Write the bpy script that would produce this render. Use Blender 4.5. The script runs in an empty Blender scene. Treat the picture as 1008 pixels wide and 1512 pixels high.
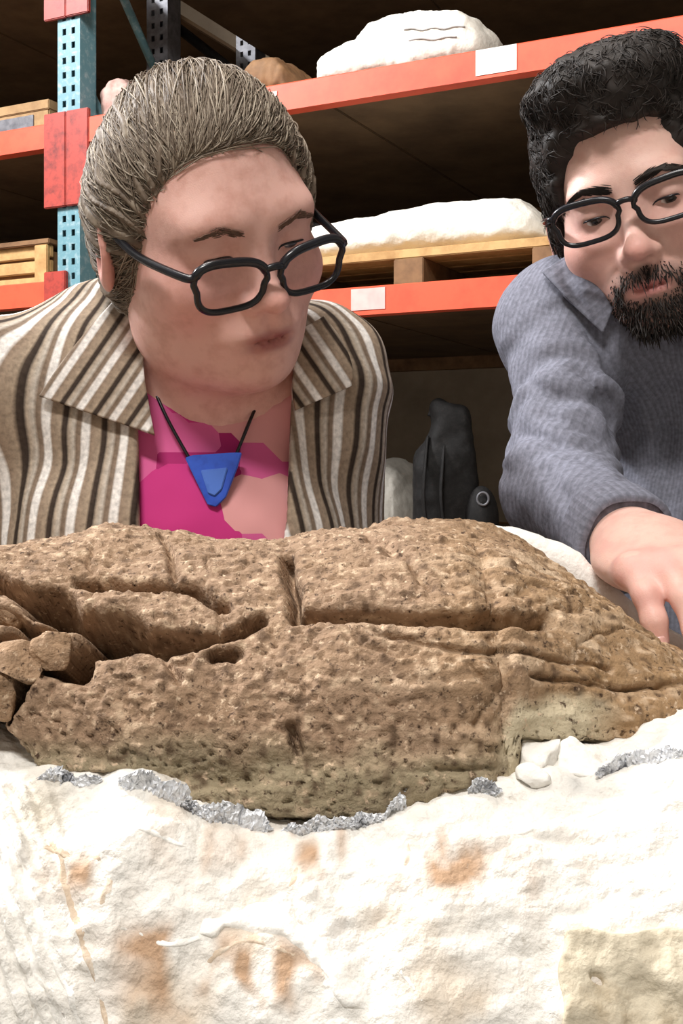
import bpy, bmesh, math, random
import numpy as np
from mathutils import Vector, Matrix
from mathutils.bvhtree import BVHTree

random.seed(7); rng = np.random.default_rng(11)
S = bpy.context.scene
COL = S.collection

# ------------------------------------------------------------------ camera, world, lights
FPX, CX, HY, CZ = 1700.0, 504.0, 690.0, 1.25      # focal length in px, centre column, horizon row, eye height
cam_d = bpy.data.cameras.new('camera'); cam = bpy.data.objects.new('camera', cam_d); COL.objects.link(cam)
cam_d.sensor_fit = 'VERTICAL'; cam_d.sensor_height = 36.0; cam_d.lens = FPX / 1512 * 36.0
cam_d.shift_y = -(756 - HY) / 1512; cam_d.clip_start = 0.02
cam.location = (0, 0, CZ); cam.rotation_euler = (math.radians(90), 0, 0)
S.camera = cam
w = bpy.data.worlds.new('world'); S.world = w; w.use_nodes = True
w.node_tree.nodes['Background'].inputs[0].default_value = (0, 0, 0, 1)      # closed hall: no sky
w.node_tree.nodes['Background'].inputs[1].default_value = 0.0

def area(name, loc, target, sx, sy, watts, color=(1, 1, 1)):
    d = bpy.data.lights.new(name, 'AREA'); d.shape = 'RECTANGLE'; d.size = sx; d.size_y = sy
    d.energy = watts; d.color = color
    o = bpy.data.objects.new(name, d); COL.objects.link(o); o.location = loc
    o.rotation_euler = (Vector(target) - Vector(loc)).to_track_quat('-Z', 'Y').to_euler()
    return o
# the hall's ceiling lights, all above and outside the picture, hung just under the 4.6 m ceiling
area('ceiling_lamp_bench_offscreen', (-0.75, -1.3, 4.4), (0.0, 0.85, 1.3), 1.2, 0.4, 112, (1, 0.97, 0.93))
area('ceiling_lamp_side_offscreen', (-3.4, 2.5, 4.4), (-0.1, 0.95, 1.35), 1.2, 0.4, 300, (0.97, 0.98, 1.0))
area('ceiling_lamp_aisle_offscreen', (-0.7, 0.9, 4.4), (0.2, 3.4, 1.9), 1.2, 0.4, 62, (1, 0.96, 0.92))
S.view_settings.view_transform = 'Standard'; S.view_settings.look = 'None'
S.view_settings.gamma = 1.0; S.view_settings.use_curve_mapping = False
S.view_settings.exposure = 0.15

# ------------------------------------------------------------------ helpers
def P(px, py, d):
    return np.array([(px - CX) / FPX * d, d, CZ + (HY - py) / FPX * d])
def lin(*c): return tuple(((v / 255) / 12.92 if v / 255 <= .04045 else ((v / 255 + .055) / 1.055) ** 2.4) for v in c)
def interp(x, pts): return np.interp(x, [a for a, _ in pts], [b for _, b in pts])

def hash3(ix, iy, iz, seed):
    h = (ix.astype(np.int64) * 374761393 + iy.astype(np.int64) * 668265263 + iz.astype(np.int64) * 2147483647 + seed * 1274126177) & 0xffffffff
    h = ((h ^ (h >> 13)) * 1274126177) & 0xffffffff
    h = ((h ^ (h >> 16)) * 2246822519) & 0xffffffff
    return ((h ^ (h >> 15)) & 0xffff) / 32767.5 - 1.0
def vnoise(p, scale, seed=0):
    q = np.asarray(p, np.float64) * scale; i = np.floor(q).astype(np.int64); f = q - i; f = f * f * (3 - 2 * f)
    r = 0
    for dx in (0, 1):
        for dy in (0, 1):
            for dz in (0, 1):
                wgt = (f[:, 0] if dx else 1 - f[:, 0]) * (f[:, 1] if dy else 1 - f[:, 1]) * (f[:, 2] if dz else 1 - f[:, 2])
                r = r + wgt * hash3(i[:, 0] + dx, i[:, 1] + dy, i[:, 2] + dz, seed)
    return r
def fbm(p, scale, octv=4, seed=0):
    r = 0; a = 1.0
    for o in range(octv): r = r + a * vnoise(p, scale * 2 ** o, seed + o * 17); a *= .5
    return r

WPOS = {}
def mk(name, V, F, mat, parent=None, origin=None, smooth=True, cols=None, solid=0):
    """one mesh object; V in world coordinates unless the parent is turned (then V is in its local frame)"""
    V = np.asarray(V, float); o0 = np.zeros(3) if origin is None else np.asarray(origin, float)
    me = bpy.data.meshes.new(name)
    F = F if isinstance(F, list) else F.tolist()
    me.from_pydata((V - o0).tolist(), [], F); me.update()
    if smooth: me.polygons.foreach_set('use_smooth', [True] * len(me.polygons))
    me.materials.append(mat)
    if cols is not None:
        for k, c in cols.items():
            c = np.asarray(c, np.float32)
            if c.ndim == 2:
                at = me.color_attributes.new(k, 'FLOAT_COLOR', 'POINT')
                at.data.foreach_set('color', np.hstack([c[:, :3], np.ones((len(c), 1), np.float32)]).ravel())
            else:
                at = me.attributes.new(k, 'FLOAT', 'POINT'); at.data.foreach_set('value', c)
    ob = bpy.data.objects.new(name, me); COL.objects.link(ob)
    pw = WPOS.get(parent.name, np.zeros(3)) if parent is not None else np.zeros(3)
    ob.location = o0 - pw; WPOS[ob.name] = o0
    if parent is not None: ob.parent = parent
    if solid:
        m = ob.modifiers.new('thickness', 'SOLIDIFY'); m.thickness = solid; m.offset = 0
    return ob
def empty(name, loc, rz=0):
    o = bpy.data.objects.new(name, None); COL.objects.link(o); o.location = loc; o.rotation_euler = (0, 0, rz)
    WPOS[o.name] = np.zeros(3) if rz else np.asarray(loc, float)
    return o
def tag(o, label, cat, group=None):
    o['label'] = label; o['category'] = cat
    if group: o['group'] = group
    return o
def struct(o): o['kind'] = 'structure'; return o

def box_vf(lo, hi, bev=0.0):
    bm = bmesh.new(); bmesh.ops.create_cube(bm, size=1)
    lo = np.array(lo, float); hi = np.array(hi, float)
    for v in bm.verts: v.co = Vector(((lo + hi) / 2 + np.array(v.co) * (hi - lo)).tolist())
    if bev: bmesh.ops.bevel(bm, geom=bm.edges[:], offset=bev, segments=2, affect='EDGES')
    bm.verts.index_update()
    V = np.array([v.co[:] for v in bm.verts]); F = [[v.index for v in f.verts] for f in bm.faces]; bm.free()
    return V, F
def join(parts):
    V = []; F = []; n = 0
    for v, f in parts:
        V.append(np.asarray(v)); F += [[i + n for i in q] for q in (f if isinstance(f, list) else f.tolist())]; n += len(v)
    return np.vstack(V), F
def tube(pts, rad, sides=8, closed=False, flat=None):
    pts = np.asarray(pts, float); n = len(pts); rad = np.broadcast_to(rad, (n,))
    if closed: t = np.roll(pts, -1, 0) - np.roll(pts, 1, 0)
    else: t = np.gradient(pts, axis=0)
    t = t / (np.linalg.norm(t, axis=1, keepdims=True) + 1e-12)
    up = np.array([0.13, 0.21, 1.0]) if abs(t[:, 2]).mean() < .8 else np.array([1, .2, .1])
    a = np.cross(t, up); a /= np.linalg.norm(a, axis=1, keepdims=True) + 1e-12; b = np.cross(t, a)
    V = []
    for k in range(sides):
        an = 2 * math.pi * k / sides
        V.append(pts + rad[:, None] * (math.cos(an) * a + math.sin(an) * b * (flat or 1)))
    V = np.stack(V, 1).reshape(-1, 3); F = []
    for i in range(n if closed else n - 1):
        j = (i + 1) % n
        for k in range(sides):
            l = (k + 1) % sides; F.append([i * sides + k, i * sides + l, j * sides + l, j * sides + k])
    if not closed: F.append(list(range(sides))[::-1]); F.append([(n - 1) * sides + k for k in range(sides)])
    return V, F
def spline(pts, n):
    pts = np.asarray(pts, float); m = len(pts); t = np.linspace(0, m - 1, n); i = np.clip(t.astype(int), 0, m - 2); f = (t - i)[:, None]
    p0 = pts[np.clip(i - 1, 0, m - 1)]; p1 = pts[i]; p2 = pts[i + 1]; p3 = pts[np.clip(i + 2, 0, m - 1)]
    return .5 * (2 * p1 + (p2 - p0) * f + (2 * p0 - 5 * p1 + 4 * p2 - p3) * f ** 2 + (3 * p1 - p0 - 3 * p2 + p3) * f ** 3)
def grid_faces(nu, nv):
    i = np.arange(nu - 1)[:, None] * nv + np.arange(nv - 1)[None]; i = i.ravel()
    return np.stack([i, i + 1, i + nv + 1, i + nv], 1)

# ------------------------------------------------------------------ signed distance modelling (surface nets)
def ell(p, c, r, R=None):
    q = p - np.asarray(c, np.float32)
    if R is not None: q = q @ np.asarray(R, np.float32)
    r = np.asarray(r, np.float32); a = q / r; k0 = np.sqrt((a * a).sum(1)) + 1e-9; b = a / r; k1 = np.sqrt((b * b).sum(1)) + 1e-9
    return k0 * (k0 - 1) / k1
def cap(p, a, b, ra, rb=None):
    rb = ra if rb is None else rb
    a = np.asarray(a, np.float32); b = np.asarray(b, np.float32); ba = b - a; pa = p - a
    h = np.clip((pa @ ba) / (ba @ ba), 0, 1); return np.linalg.norm(pa - h[:, None] * ba, axis=1) - (ra + (rb - ra) * h)
def smin(a, b, k): h = np.maximum(k - np.abs(a - b), 0) / k; return np.minimum(a, b) - h * h * k * .25
def smax(a, b, k): return -smin(-a, -b, k)
def axis(lo, hi, fl, fh, hf, hc):
    a = [fl]; 
    while a[-1] < fh: a.append(a[-1] + hf)
    h = hf
    while a[-1] < hi: h = min(h * 1.25, hc); a.append(a[-1] + h)
    b = [fl]; h = hf
    while b[-1] > lo: h = min(h * 1.25, hc); b.append(b[-1] - h)
    return np.array(b[:0:-1] + a, np.float32)
def mesh_sdf(fn, xs, ys, zs, B=8, margin=1.2):
    nx, ny, nz = len(xs), len(ys), len(zs)
    def cen(a):
        n = (len(a) + B - 1) // B
        return np.array([(a[i * B] + a[min(i * B + B, len(a) - 1)]) / 2 for i in range(n)], np.float32), np.array([(a[min(i * B + B, len(a) - 1)] - a[i * B]) for i in range(n)], np.float32)
    (bx, wx), (by, wy), (bz, wz) = cen(xs), cen(ys), cen(zs)
    G = np.stack(np.meshgrid(bx, by, bz, indexing='ij'), -1).reshape(-1, 3)
    dia = np.sqrt(wx[:, None, None] ** 2 + wy[None, :, None] ** 2 + wz[None, None] ** 2) * .5
    c = fn(G).reshape(len(bx), len(by), len(bz)).astype(np.float32)
    act = np.abs(c) < dia * margin + .006
    up = lambda m: m.repeat(B, 0).repeat(B, 1).repeat(B, 2)[:nx, :ny, :nz]
    F = up(c).copy(); A = up(act); idx = np.nonzero(A)
    pts = np.stack([xs[idx[0]], ys[idx[1]], zs[idx[2]]], 1)
    val = np.empty(len(pts), np.float32)
    for s in range(0, len(pts), 400000): val[s:s + 400000] = fn(pts[s:s + 400000])
    F[idx] = val
    ins = F < 0
    cnt = np.zeros((nx - 1, ny - 1, nz - 1), np.int8)
    for a in (0, 1):
        for b in (0, 1):
            for d in (0, 1): cnt += ins[a:nx - 1 + a, b:ny - 1 + b, d:nz - 1 + d]
    I, J, K = np.nonzero((cnt > 0) & (cnt < 8))
    vid = np.full(cnt.shape, -1, np.int32); vid[I, J, K] = np.arange(len(I))
    acc = np.zeros((len(I), 3)); num = np.zeros(len(I))
    cor = [(a, b, d) for a in (0, 1) for b in (0, 1) for d in (0, 1)]
    for c0 in cor:
        for ax in range(3):
            if c0[ax]: continue
            c1 = list(c0); c1[ax] = 1
            f0 = F[I + c0[0], J + c0[1], K + c0[2]]; f1 = F[I + c1[0], J + c1[1], K + c1[2]]
            m = (f0 < 0) != (f1 < 0); t = np.where(m, f0 / np.where(m, f0 - f1, 1), 0)
            q0 = np.stack([xs[I + c0[0]], ys[J + c0[1]], zs[K + c0[2]]], 1); q1 = np.stack([xs[I + c1[0]], ys[J + c1[1]], zs[K + c1[2]]], 1)
            acc += np.where(m[:, None], q0 + (q1 - q0) * t[:, None], 0); num += m
    V = acc / num[:, None]; Q = []
    def quads(i, j, k, s, cells):
        q = np.stack([vid[i + a, j + b, k + d] for a, b, d in cells], 1); q[s] = q[s][:, ::-1]; ok = (q >= 0).all(1); Q.append(q[ok])
    i, j, k = np.nonzero(ins[:-1, 1:-1, 1:-1] != ins[1:, 1:-1, 1:-1]); quads(i, j + 1, k + 1, ~ins[i, j + 1, k + 1], [(0, -1, -1), (0, 0, -1), (0, 0, 0), (0, -1, 0)])
    i, j, k = np.nonzero(ins[1:-1, :-1, 1:-1] != ins[1:-1, 1:, 1:-1]); quads(i + 1, j, k + 1, ~ins[i + 1, j, k + 1], [(-1, 0, -1), (-1, 0, 0), (0, 0, 0), (0, 0, -1)])
    i, j, k = np.nonzero(ins[1:-1, 1:-1, :-1] != ins[1:-1, 1:-1, 1:]); quads(i + 1, j + 1, k, ~ins[i + 1, j + 1, k], [(-1, -1, 0), (0, -1, 0), (0, 0, 0), (-1, 0, 0)])
    return V, np.vstack(Q)
def relax(V, F, it=2, lam=.5):
    V = V.copy(); e = np.vstack([F[:, [0, 1]], F[:, [1, 2]], F[:, [2, 3]], F[:, [3, 0]]])
    deg = np.bincount(e.ravel(), minlength=len(V)).astype(float)
    for _ in range(it):
        s = np.zeros_like(V)
        for ax in range(3):
            s[:, ax] = np.bincount(e[:, 0], V[e[:, 1], ax], len(V)) + np.bincount(e[:, 1], V[e[:, 0], ax], len(V))
        V += lam * (s / np.maximum(deg, 1)[:, None] - V)
    return V
def grad(fn, p, h=.0015):
    g = np.stack([fn(p + d) - fn(p - d) for d in np.eye(3, dtype=np.float32) * h], 1); return g / (np.linalg.norm(g, axis=1, keepdims=True) + 1e-9)
def project(fn, p, off=0.0, it=3):
    p = np.asarray(p, np.float32)
    for _ in range(it): p = p - (fn(p) - off)[:, None] * grad(fn, p) * .9
    return p
def march(fn, px, py, d0, d1):
    """first depth at which the sight line through a pixel meets the surface"""
    px = np.asarray(px, float); py = np.asarray(py, float)
    dirv = np.stack([(px - CX) / FPX, np.ones_like(px), (HY - py) / FPX], 1); ln = np.linalg.norm(dirv, axis=1); t = np.full(len(px), d0)
    o = np.array([0, 0, CZ])
    for _ in range(90):
        v = fn((o + dirv * t[:, None]).astype(np.float32)); t = np.minimum(t + v * .7 / ln, d1)
    return t, o + dirv * t[:, None]

# ------------------------------------------------------------------ materials
def mat(name, color=(.5, .5, .5), rough=.6, metal=0, attr=None, noise=None, bump=None, spec=.5, sss=0):
    """noise=(scale, detail, colour2, lo, hi)   bump=(scale, strength, distance)"""
    m = bpy.data.materials.new(name); m.use_nodes = True; nt = m.node_tree; b = nt.nodes['Principled BSDF']; L = nt.links
    b.inputs['Roughness'].default_value = rough; b.inputs['Metallic'].default_value = metal; b.inputs['Specular IOR Level'].default_value = spec
    tc = nt.nodes.new('ShaderNodeTexCoord')
    src = None
    if attr:
        a = nt.nodes.new('ShaderNodeAttribute'); a.attribute_name = attr; src = a.outputs['Color']
    for ns in (noise if isinstance(noise, list) else [noise] if noise else []):
        n = nt.nodes.new('ShaderNodeTexNoise'); n.inputs['Scale'].default_value = ns[0]; n.inputs['Detail'].default_value = ns[1]; n.inputs['Roughness'].default_value = .65
        L.new(tc.outputs['Object'], n.inputs['Vector'])
        mr = nt.nodes.new('ShaderNodeMapRange'); mr.inputs[1].default_value = ns[3]; mr.inputs[2].default_value = ns[4]; L.new(n.outputs['Fac'], mr.inputs[0])
        mx = nt.nodes.new('ShaderNodeMix'); mx.data_type = 'RGBA'; L.new(mr.outputs[0], mx.inputs[0])
        if src is not None: L.new(src, mx.inputs[6])
        else: mx.inputs[6].default_value = (*color, 1)
        mx.inputs[7].default_value = (*ns[2], 1); src = mx.outputs[2]
    if src is not None: L.new(src, b.inputs['Base Color'])
    else: b.inputs['Base Color'].default_value = (*color, 1)
    if bump:
        n = nt.nodes.new('ShaderNodeTexNoise'); n.inputs['Scale'].default_value = bump[0]; n.inputs['Detail'].default_value = 6; L.new(tc.outputs['Object'], n.inputs['Vector'])
        bp = nt.nodes.new('ShaderNodeBump'); bp.inputs['Strength'].default_value = bump[1]; bp.inputs['Distance'].default_value = bump[2]
        L.new(n.outputs['Fac'], bp.inputs['Height']); L.new(bp.outputs[0], b.inputs['Normal'])
    if sss: b.inputs['Subsurface Weight'].default_value = sss; b.inputs['Subsurface Radius'].default_value = (.012, .004, .002); b.inputs['Subsurface Scale'].default_value = .5
    return m
def stripe_mat(name, stops, attr='su', bump=True, rough=.85):
    """woven stripes that repeat along the attribute 'su'"""
    m = bpy.data.materials.new(name); m.use_nodes = True; nt = m.node_tree; b = nt.nodes['Principled BSDF']; L = nt.links
    b.inputs['Roughness'].default_value = rough; b.inputs['Specular IOR Level'].default_value = .15
    a = nt.nodes.new('ShaderNodeAttribute'); a.attribute_name = attr
    fr = nt.nodes.new('ShaderNodeMath'); fr.operation = 'FRACT'; L.new(a.outputs['Fac'], fr.inputs[0])
    cr = nt.nodes.new('ShaderNodeValToRGB'); e = cr.color_ramp.elements; cr.color_ramp.interpolation = 'LINEAR'
    while len(e) < len(stops): e.new(.5)
    for x, (p, c) in zip(e, stops): x.position = p; x.color = (*c, 1)
    L.new(fr.outputs[0], cr.inputs[0])
    tc = nt.nodes.new('ShaderNodeTexCoord'); n = nt.nodes.new('ShaderNodeTexNoise'); n.inputs['Scale'].default_value = 260; n.inputs['Detail'].default_value = 4; L.new(tc.outputs['Object'], n.inputs['Vector'])
    mr = nt.nodes.new('ShaderNodeMapRange'); mr.inputs[1].default_value = .3; mr.inputs[2].default_value = .7; mr.inputs[3].default_value = .72; mr.inputs[4].default_value = 1.15; L.new(n.outputs['Fac'], mr.inputs[0])
    mx = nt.nodes.new('ShaderNodeVectorMath'); mx.operation = 'SCALE'; L.new(cr.outputs[0], mx.inputs[0]); L.new(mr.outputs[0], mx.inputs['Scale']); L.new(mx.outputs[0], b.inputs['Base Color'])
    bp = nt.nodes.new('ShaderNodeBump'); bp.inputs['Strength'].default_value = .4; bp.inputs['Distance'].default_value = .001; L.new(n.outputs['Fac'], bp.inputs['Height']); L.new(bp.outputs[0], b.inputs['Normal'])
    return m
M = {}
M['orange'] = mat('rack_orange_paint', lin(226, 92, 62), .45, noise=(9, 5, lin(196, 70, 48), .45, .8))
M['red'] = mat('rack_red_paint', lin(176, 62, 50), .5, noise=(30, 5, lin(120, 40, 36), .45, .7))
M['teal'] = mat('rack_teal_paint', lin(104, 148, 160), .5, noise=(40, 5, lin(170, 190, 196), .5, .75))
M['greysteel'] = mat('galvanised_steel', lin(120, 120, 125), .5, .3, noise=(30, 4, lin(86, 86, 92), .4, .7))
M['ply'] = mat('dark_plywood', lin(112, 88, 62), .8, noise=(5, 6, lin(82, 62, 42), .35, .7), bump=(30, .2, .004))
M['wood'] = mat('pale_pine', lin(206, 168, 112), .7, noise=(12, 6, lin(170, 126, 74), .4, .7), bump=(40, .3, .003))
M['brownwood'] = mat('brown_wood', lin(140, 104, 70), .75, noise=(12, 6, lin(100, 70, 44), .4, .7))
M['card'] = mat('cardboard', lin(172, 140, 100), .85, noise=(12, 4, lin(140, 108, 74), .4, .7))
M['plaster'] = mat('white_plaster', lin(236, 232, 222), .85, noise=[(14, 6, lin(206, 200, 188), .52, .8)], bump=(60, .5, .006))
M['paper'] = mat('white_card', lin(238, 236, 230), .7, noise=(20, 2, lin(226, 222, 216), .4, .7))
M['pinkpaper'] = mat('pinkish_card', lin(226, 190, 184), .7, noise=(20, 2, lin(214, 172, 168), .4, .7))
M['ink'] = mat('faded_ink', lin(186, 184, 181), .8, noise=(20, 2, lin(164, 162, 160), .4, .7))
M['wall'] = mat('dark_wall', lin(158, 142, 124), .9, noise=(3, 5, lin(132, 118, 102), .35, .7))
M['floor'] = mat('concrete', lin(140, 136, 128), .8, noise=(4, 6, lin(112, 108, 100), .35, .7))
M['black'] = mat('black_nylon', lin(22, 21, 21), .75, noise=(60, 4, lin(34, 32, 32), .45, .7), bump=(200, .3, .002), spec=.25)
M['navy'] = mat('navy_cloth', lin(22, 26, 48), .8, noise=(60, 4, lin(14, 16, 34), .4, .7))
M['frame'] = mat('black_acetate', lin(20, 20, 24), .25, noise=(30, 2, lin(30, 30, 38), .4, .7))

def glass():
    m = bpy.data.materials.new('spectacle_lens'); m.use_nodes = True; nt = m.node_tree; L = nt.links
    o = nt.nodes['Material Output']; nt.nodes.remove(nt.nodes['Principled BSDF'])
    t = nt.nodes.new('ShaderNodeBsdfTransparent'); t.inputs[0].default_value = (.97, .97, .98, 1); g = nt.nodes.new('ShaderNodeBsdfGlossy'); g.inputs['Roughness'].default_value = .03
    f = nt.nodes.new('ShaderNodeLayerWeight'); f.inputs[0].default_value = .08; x = nt.nodes.new('ShaderNodeMixShader')
    L.new(f.outputs[0], x.inputs[0]); L.new(t.outputs[0], x.inputs[1]); L.new(g.outputs[0], x.inputs[2]); L.new(x.outputs[0], o.inputs[0]); return m
M['lens'] = glass()

# ------------------------------------------------------------------ the room
V, F = box_vf((-6, -3.5, -.1), (6, 10.5, 0)); struct(mk('floor', V, F, M['floor'], smooth=False))
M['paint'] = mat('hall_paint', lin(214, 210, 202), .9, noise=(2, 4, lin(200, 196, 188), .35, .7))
for nm, lo, hi in (('ceiling', (-6, -3.5, 4.6), (6, 10.5, 4.7)), ('wall_left', (-6.1, -3.5, 0), (-6, 10.5, 4.6)), ('wall_right', (6, -3.5, 0), (6.1, 10.5, 4.6)), ('wall_front', (-6, -3.6, 0), (6, -3.5, 4.6))):
    V, F = box_vf(lo, hi); struct(mk(nm, V, F, M['paint'], smooth=False))
TH = math.atan2(1700, 504 + 2900)                     # the racks recede to the left
ux = np.array([math.cos(TH), -math.sin(TH), 0]); uy = np.array([math.sin(TH), math.cos(TH), 0])
RO = np.array([-.965, 4.075, 0.])                        # foot of the front upright
wb = empty('wall_back', RO, -TH); struct(wb)
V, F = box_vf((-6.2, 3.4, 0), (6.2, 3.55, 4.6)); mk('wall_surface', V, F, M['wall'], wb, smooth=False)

# ------------------------------------------------------------------ pallet racking
def upright_vf(x0, y0, h, wx=.1, dy=.09, front_holes=True):
    """open channel column with two rows of punched holes in its face"""
    parts = []
    t = .004
    parts.append(box_vf((x0, y0 + .004, 0), (x0 + t, y0 + dy, h))); parts.append(box_vf((x0 + wx - t, y0 + .004, 0), (x0 + wx, y0 + dy, h)))
    parts.append(box_vf((x0, y0 + dy - t, 0), (x0 + .03, y0 + dy, h))); parts.append(box_vf((x0 + wx - .03, y0 + dy - t, 0), (x0 + wx, y0 + dy, h)))
    ex = [0, .022, .038, .062, .078, wx]
    for k in (0, 2, 4): parts.append(box_vf((x0 + ex[k], y0, 0), (x0 + ex[k + 1], y0 + t, h)))
    z = 0.0
    while z < h - .05:
        for k in (1, 3): parts.append(box_vf((x0 + ex[k], y0, z), (x0 + ex[k + 1], y0 + t, min(z + .028, h))))
        z += .051
    V, F = join(parts); return V, F
def beam_vf(x0, x1, y, z, h=.088, d=.05):
    """stepped box beam"""
    pr = [(0, -h / 2), (0, h / 2 - .004), (.004, h / 2), (d * .55, h / 2), (d * .55, h / 2 - .03), (d, h / 2 - .03), (d, -h / 2)]
    V = [(x0, y + a, z + b) for a, b in pr] + [(x1, y + a, z + b) for a, b in pr]; n = len(pr)
    F = [[k, (k + 1) % n, n + (k + 1) % n, n + k][::-1] for k in range(n)] + [list(range(n)), list(range(n, 2 * n))[::-1]]
    return np.array(V), F
ZU, ZL, ZLL, ZB, ZT = CZ + 1.182, CZ + .513, CZ + .62, CZ - .30, CZ + 1.85
HT = 4.1
def rack(name, label, x0, x1, levels, own_upright):
    r = empty(name, RO, -TH); tag(r, label, 'rack', 'storage racks')
    ups = [(x1 + 0.0, 0), (x1, .53), (x1, 1.2), (x1, 1.9)]
    if own_upright: ups = [(-.05, 0), (-.05, .53), (-.05, 1.2), (-.05, 1.9)] + ups
    else: ups = [(x0 - .1, 0), (x0 - .1, 1.9)]
    for a, b in ups:
        V, F = upright_vf(a, b, HT); o = mk('upright', V, F, M['teal'] if b == 0 else M['greysteel'], r, smooth=False)
        V, F = box_vf((a - .03, b - .02, 0), (a + .13, b + .12, .008)); mk('base_plate', V, F, M['greysteel'], o, smooth=False)
    if own_upright:
        for z in np.arange(.3, HT - .3, .62):
            V, F = tube([(0.0, .07, z + .50), (0.0, .55, z)], .017, 6); mk('diagonal_brace', V, F, M['teal'], r)
        V, F = tube([(.02, .64, ZU + .59), (.60, 1.25, ZU + .05)], .02, 6); mk('diagonal_brace', V, F, M['black'], r)
    for z, deck in levels:
        V, F = beam_vf(x0, x1, -.012, z); bm_ = mk('beam', V, F, M['orange'], r, smooth=False)
        for cx, s in ((x0, 1), (x1, -1)):
            V, F = box_vf((cx - .049, -.018, z - .26), (cx + .049, .0, z + .075), .003); mk('end_connector', V, F, M['red'], bm_, smooth=False)
        V, F = beam_vf(x0, x1, 1.93, z); mk('beam', V, F, M['brownwood'], r, smooth=False)
        if deck:
            nb = 3
            for k in range(nb):
                xa = x0 + (x1 - x0) * k / nb; xb = x0 + (x1 - x0) * (k + 1) / nb
                V, F = box_vf((xa + .003, .018, z + .014), (xb - .003, 1.99, z + .036), .003); mk('deck_panel', V, F, M['ply'], r, smooth=False)
    return r
rk = rack('pallet_rack', 'orange-beamed pallet rack with teal perforated upright and plaster jackets on its shelves', .05, 2.75, [(ZT, 1), (ZU, 1), (ZL, 1), (ZB, 1)], True)
rk2 = rack('pallet_rack', 'bay of red-orange racking holding a cardboard box and a wooden crate', -2.4, -.05, [(ZT, 1), (ZU, 1), (ZLL, 1), (ZB, 1)], False)

def rl(w):                                             # world -> rack local
    d = np.asarray(w) - RO; return np.array([d @ ux, d @ uy, d[2]])
def rw(l): return RO + ux * l[0] + uy * l[1] + np.array([0, 0, l[2]])
def on_rack(px, ly, up=0.0, z=None):
    """rack-frame x of the sight column px at depth ly behind the beam face"""
    k = (px - CX) / FPX; b = RO + uy * ly; t = (k * b[1] - b[0]) / (ux[0] - k * ux[1]); return t
beams = [c for c in rk.children if c.name.startswith('beam')]
def beam_of(z): return min((c for c in beams if abs(np.mean([v.co.y for v in c.data.vertices])) < .3), key=lambda c: abs(np.mean([v.co.z for v in c.data.vertices]) - z))
for (px, z, wd, hh, m, lines) in ((732, ZU, .125, .075, 'paper', 0), (381, ZU, .14, .035, 'pinkpaper', 0), (543, ZL, .115, .066, 'pinkpaper', 0)):
    x = on_rack(px, -.014); V, F = box_vf((x - wd / 2, -.0145, z - hh / 2 + .004), (x + wd / 2, -.0122, z + hh / 2 + .004)); mk('label_card', V, F, M[m], beam_of(z), smooth=False)

def plaster_lump(name, px0, px1, ly, zbase, prof, depth, label, material, cat='plaster jacket', seed=1, grp=None):
    """a wrapped specimen: its outline height along the rack is read from prof [(px, height m)]"""
    xa, xb = on_rack(px0, ly), on_rack(px1, ly); nu, nv = 90, 64
    u = np.linspace(0, 1, nu); hs = np.array([interp(px0 + (px1 - px0) * a, prof) for a in u])
    V = []
    for a, h in zip(u, hs):
        e = (1 - abs(2 * a - 1) ** 6) ** .4 if 0 < a < 1 else 0.0
        for k in range(nv):
            an = 2 * math.pi * k / nv; c, s = math.cos(an), math.sin(an)
            yy = math.copysign(abs(c) ** .55, c) * depth / 2 * (.25 + .75 * e); zz = (math.copysign(abs(s) ** .55, s) * .5 + .5) * h
            zz = zz * e + h * .35 * (1 - e)
            V.append((xa + (xb - xa) * a, ly + depth / 2 * 0 + yy, zz))
    V = np.array(V); 
    n = fbm(V + seed, 9, 4, seed)[:, None] * .012 + np.abs(fbm(V + seed, 26, 3, seed + 4))[:, None] * .006
    c = V.mean(0); d = V - c; d[:, 2] *= 1.5; d /= np.linalg.norm(d, axis=1, keepdims=True) + 1e-9
    V = V + d * n; V[:, 2] = np.maximum(V[:, 2], 0) + zbase
    F = []
    for i in range(nu - 1):
        for k in range(nv): F.append([i * nv + k, i * nv + (k + 1) % nv, (i + 1) * nv + (k + 1) % nv, (i + 1) * nv + k])
    F.append(list(range(nv))[::-1]); F.append([(nu - 1) * nv + k for k in range(nv)])
    V = RO + V[:, :1] * ux + V[:, 1:2] * uy + V[:, 2:] * np.array([0, 0, 1]); o = V.mean(0); o[2] = zbase
    ob = mk(name, V, F, material, None, o)
    return tag(ob, label, cat, grp)
DK = .036
j1 = plaster_lump('plaster_jacket', 483, 738, .2, ZU + DK, [(483, .10), (500, .13), (560, .14), (575, .185), (640, .2), (700, .185), (738, .15)], .34,
                  'small white plaster jacket with faint writing on the upper orange shelf', M['plaster'], seed=3)
j2 = plaster_lump('plaster_jacket', 462, 838, .34, ZL + .16, [(462, .13), (600, .145), (700, .165), (790, .16), (838, .08)], .5,
                  'long low white plaster jacket lying on a pale wooden pallet', M['plaster'], seed=8)
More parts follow.
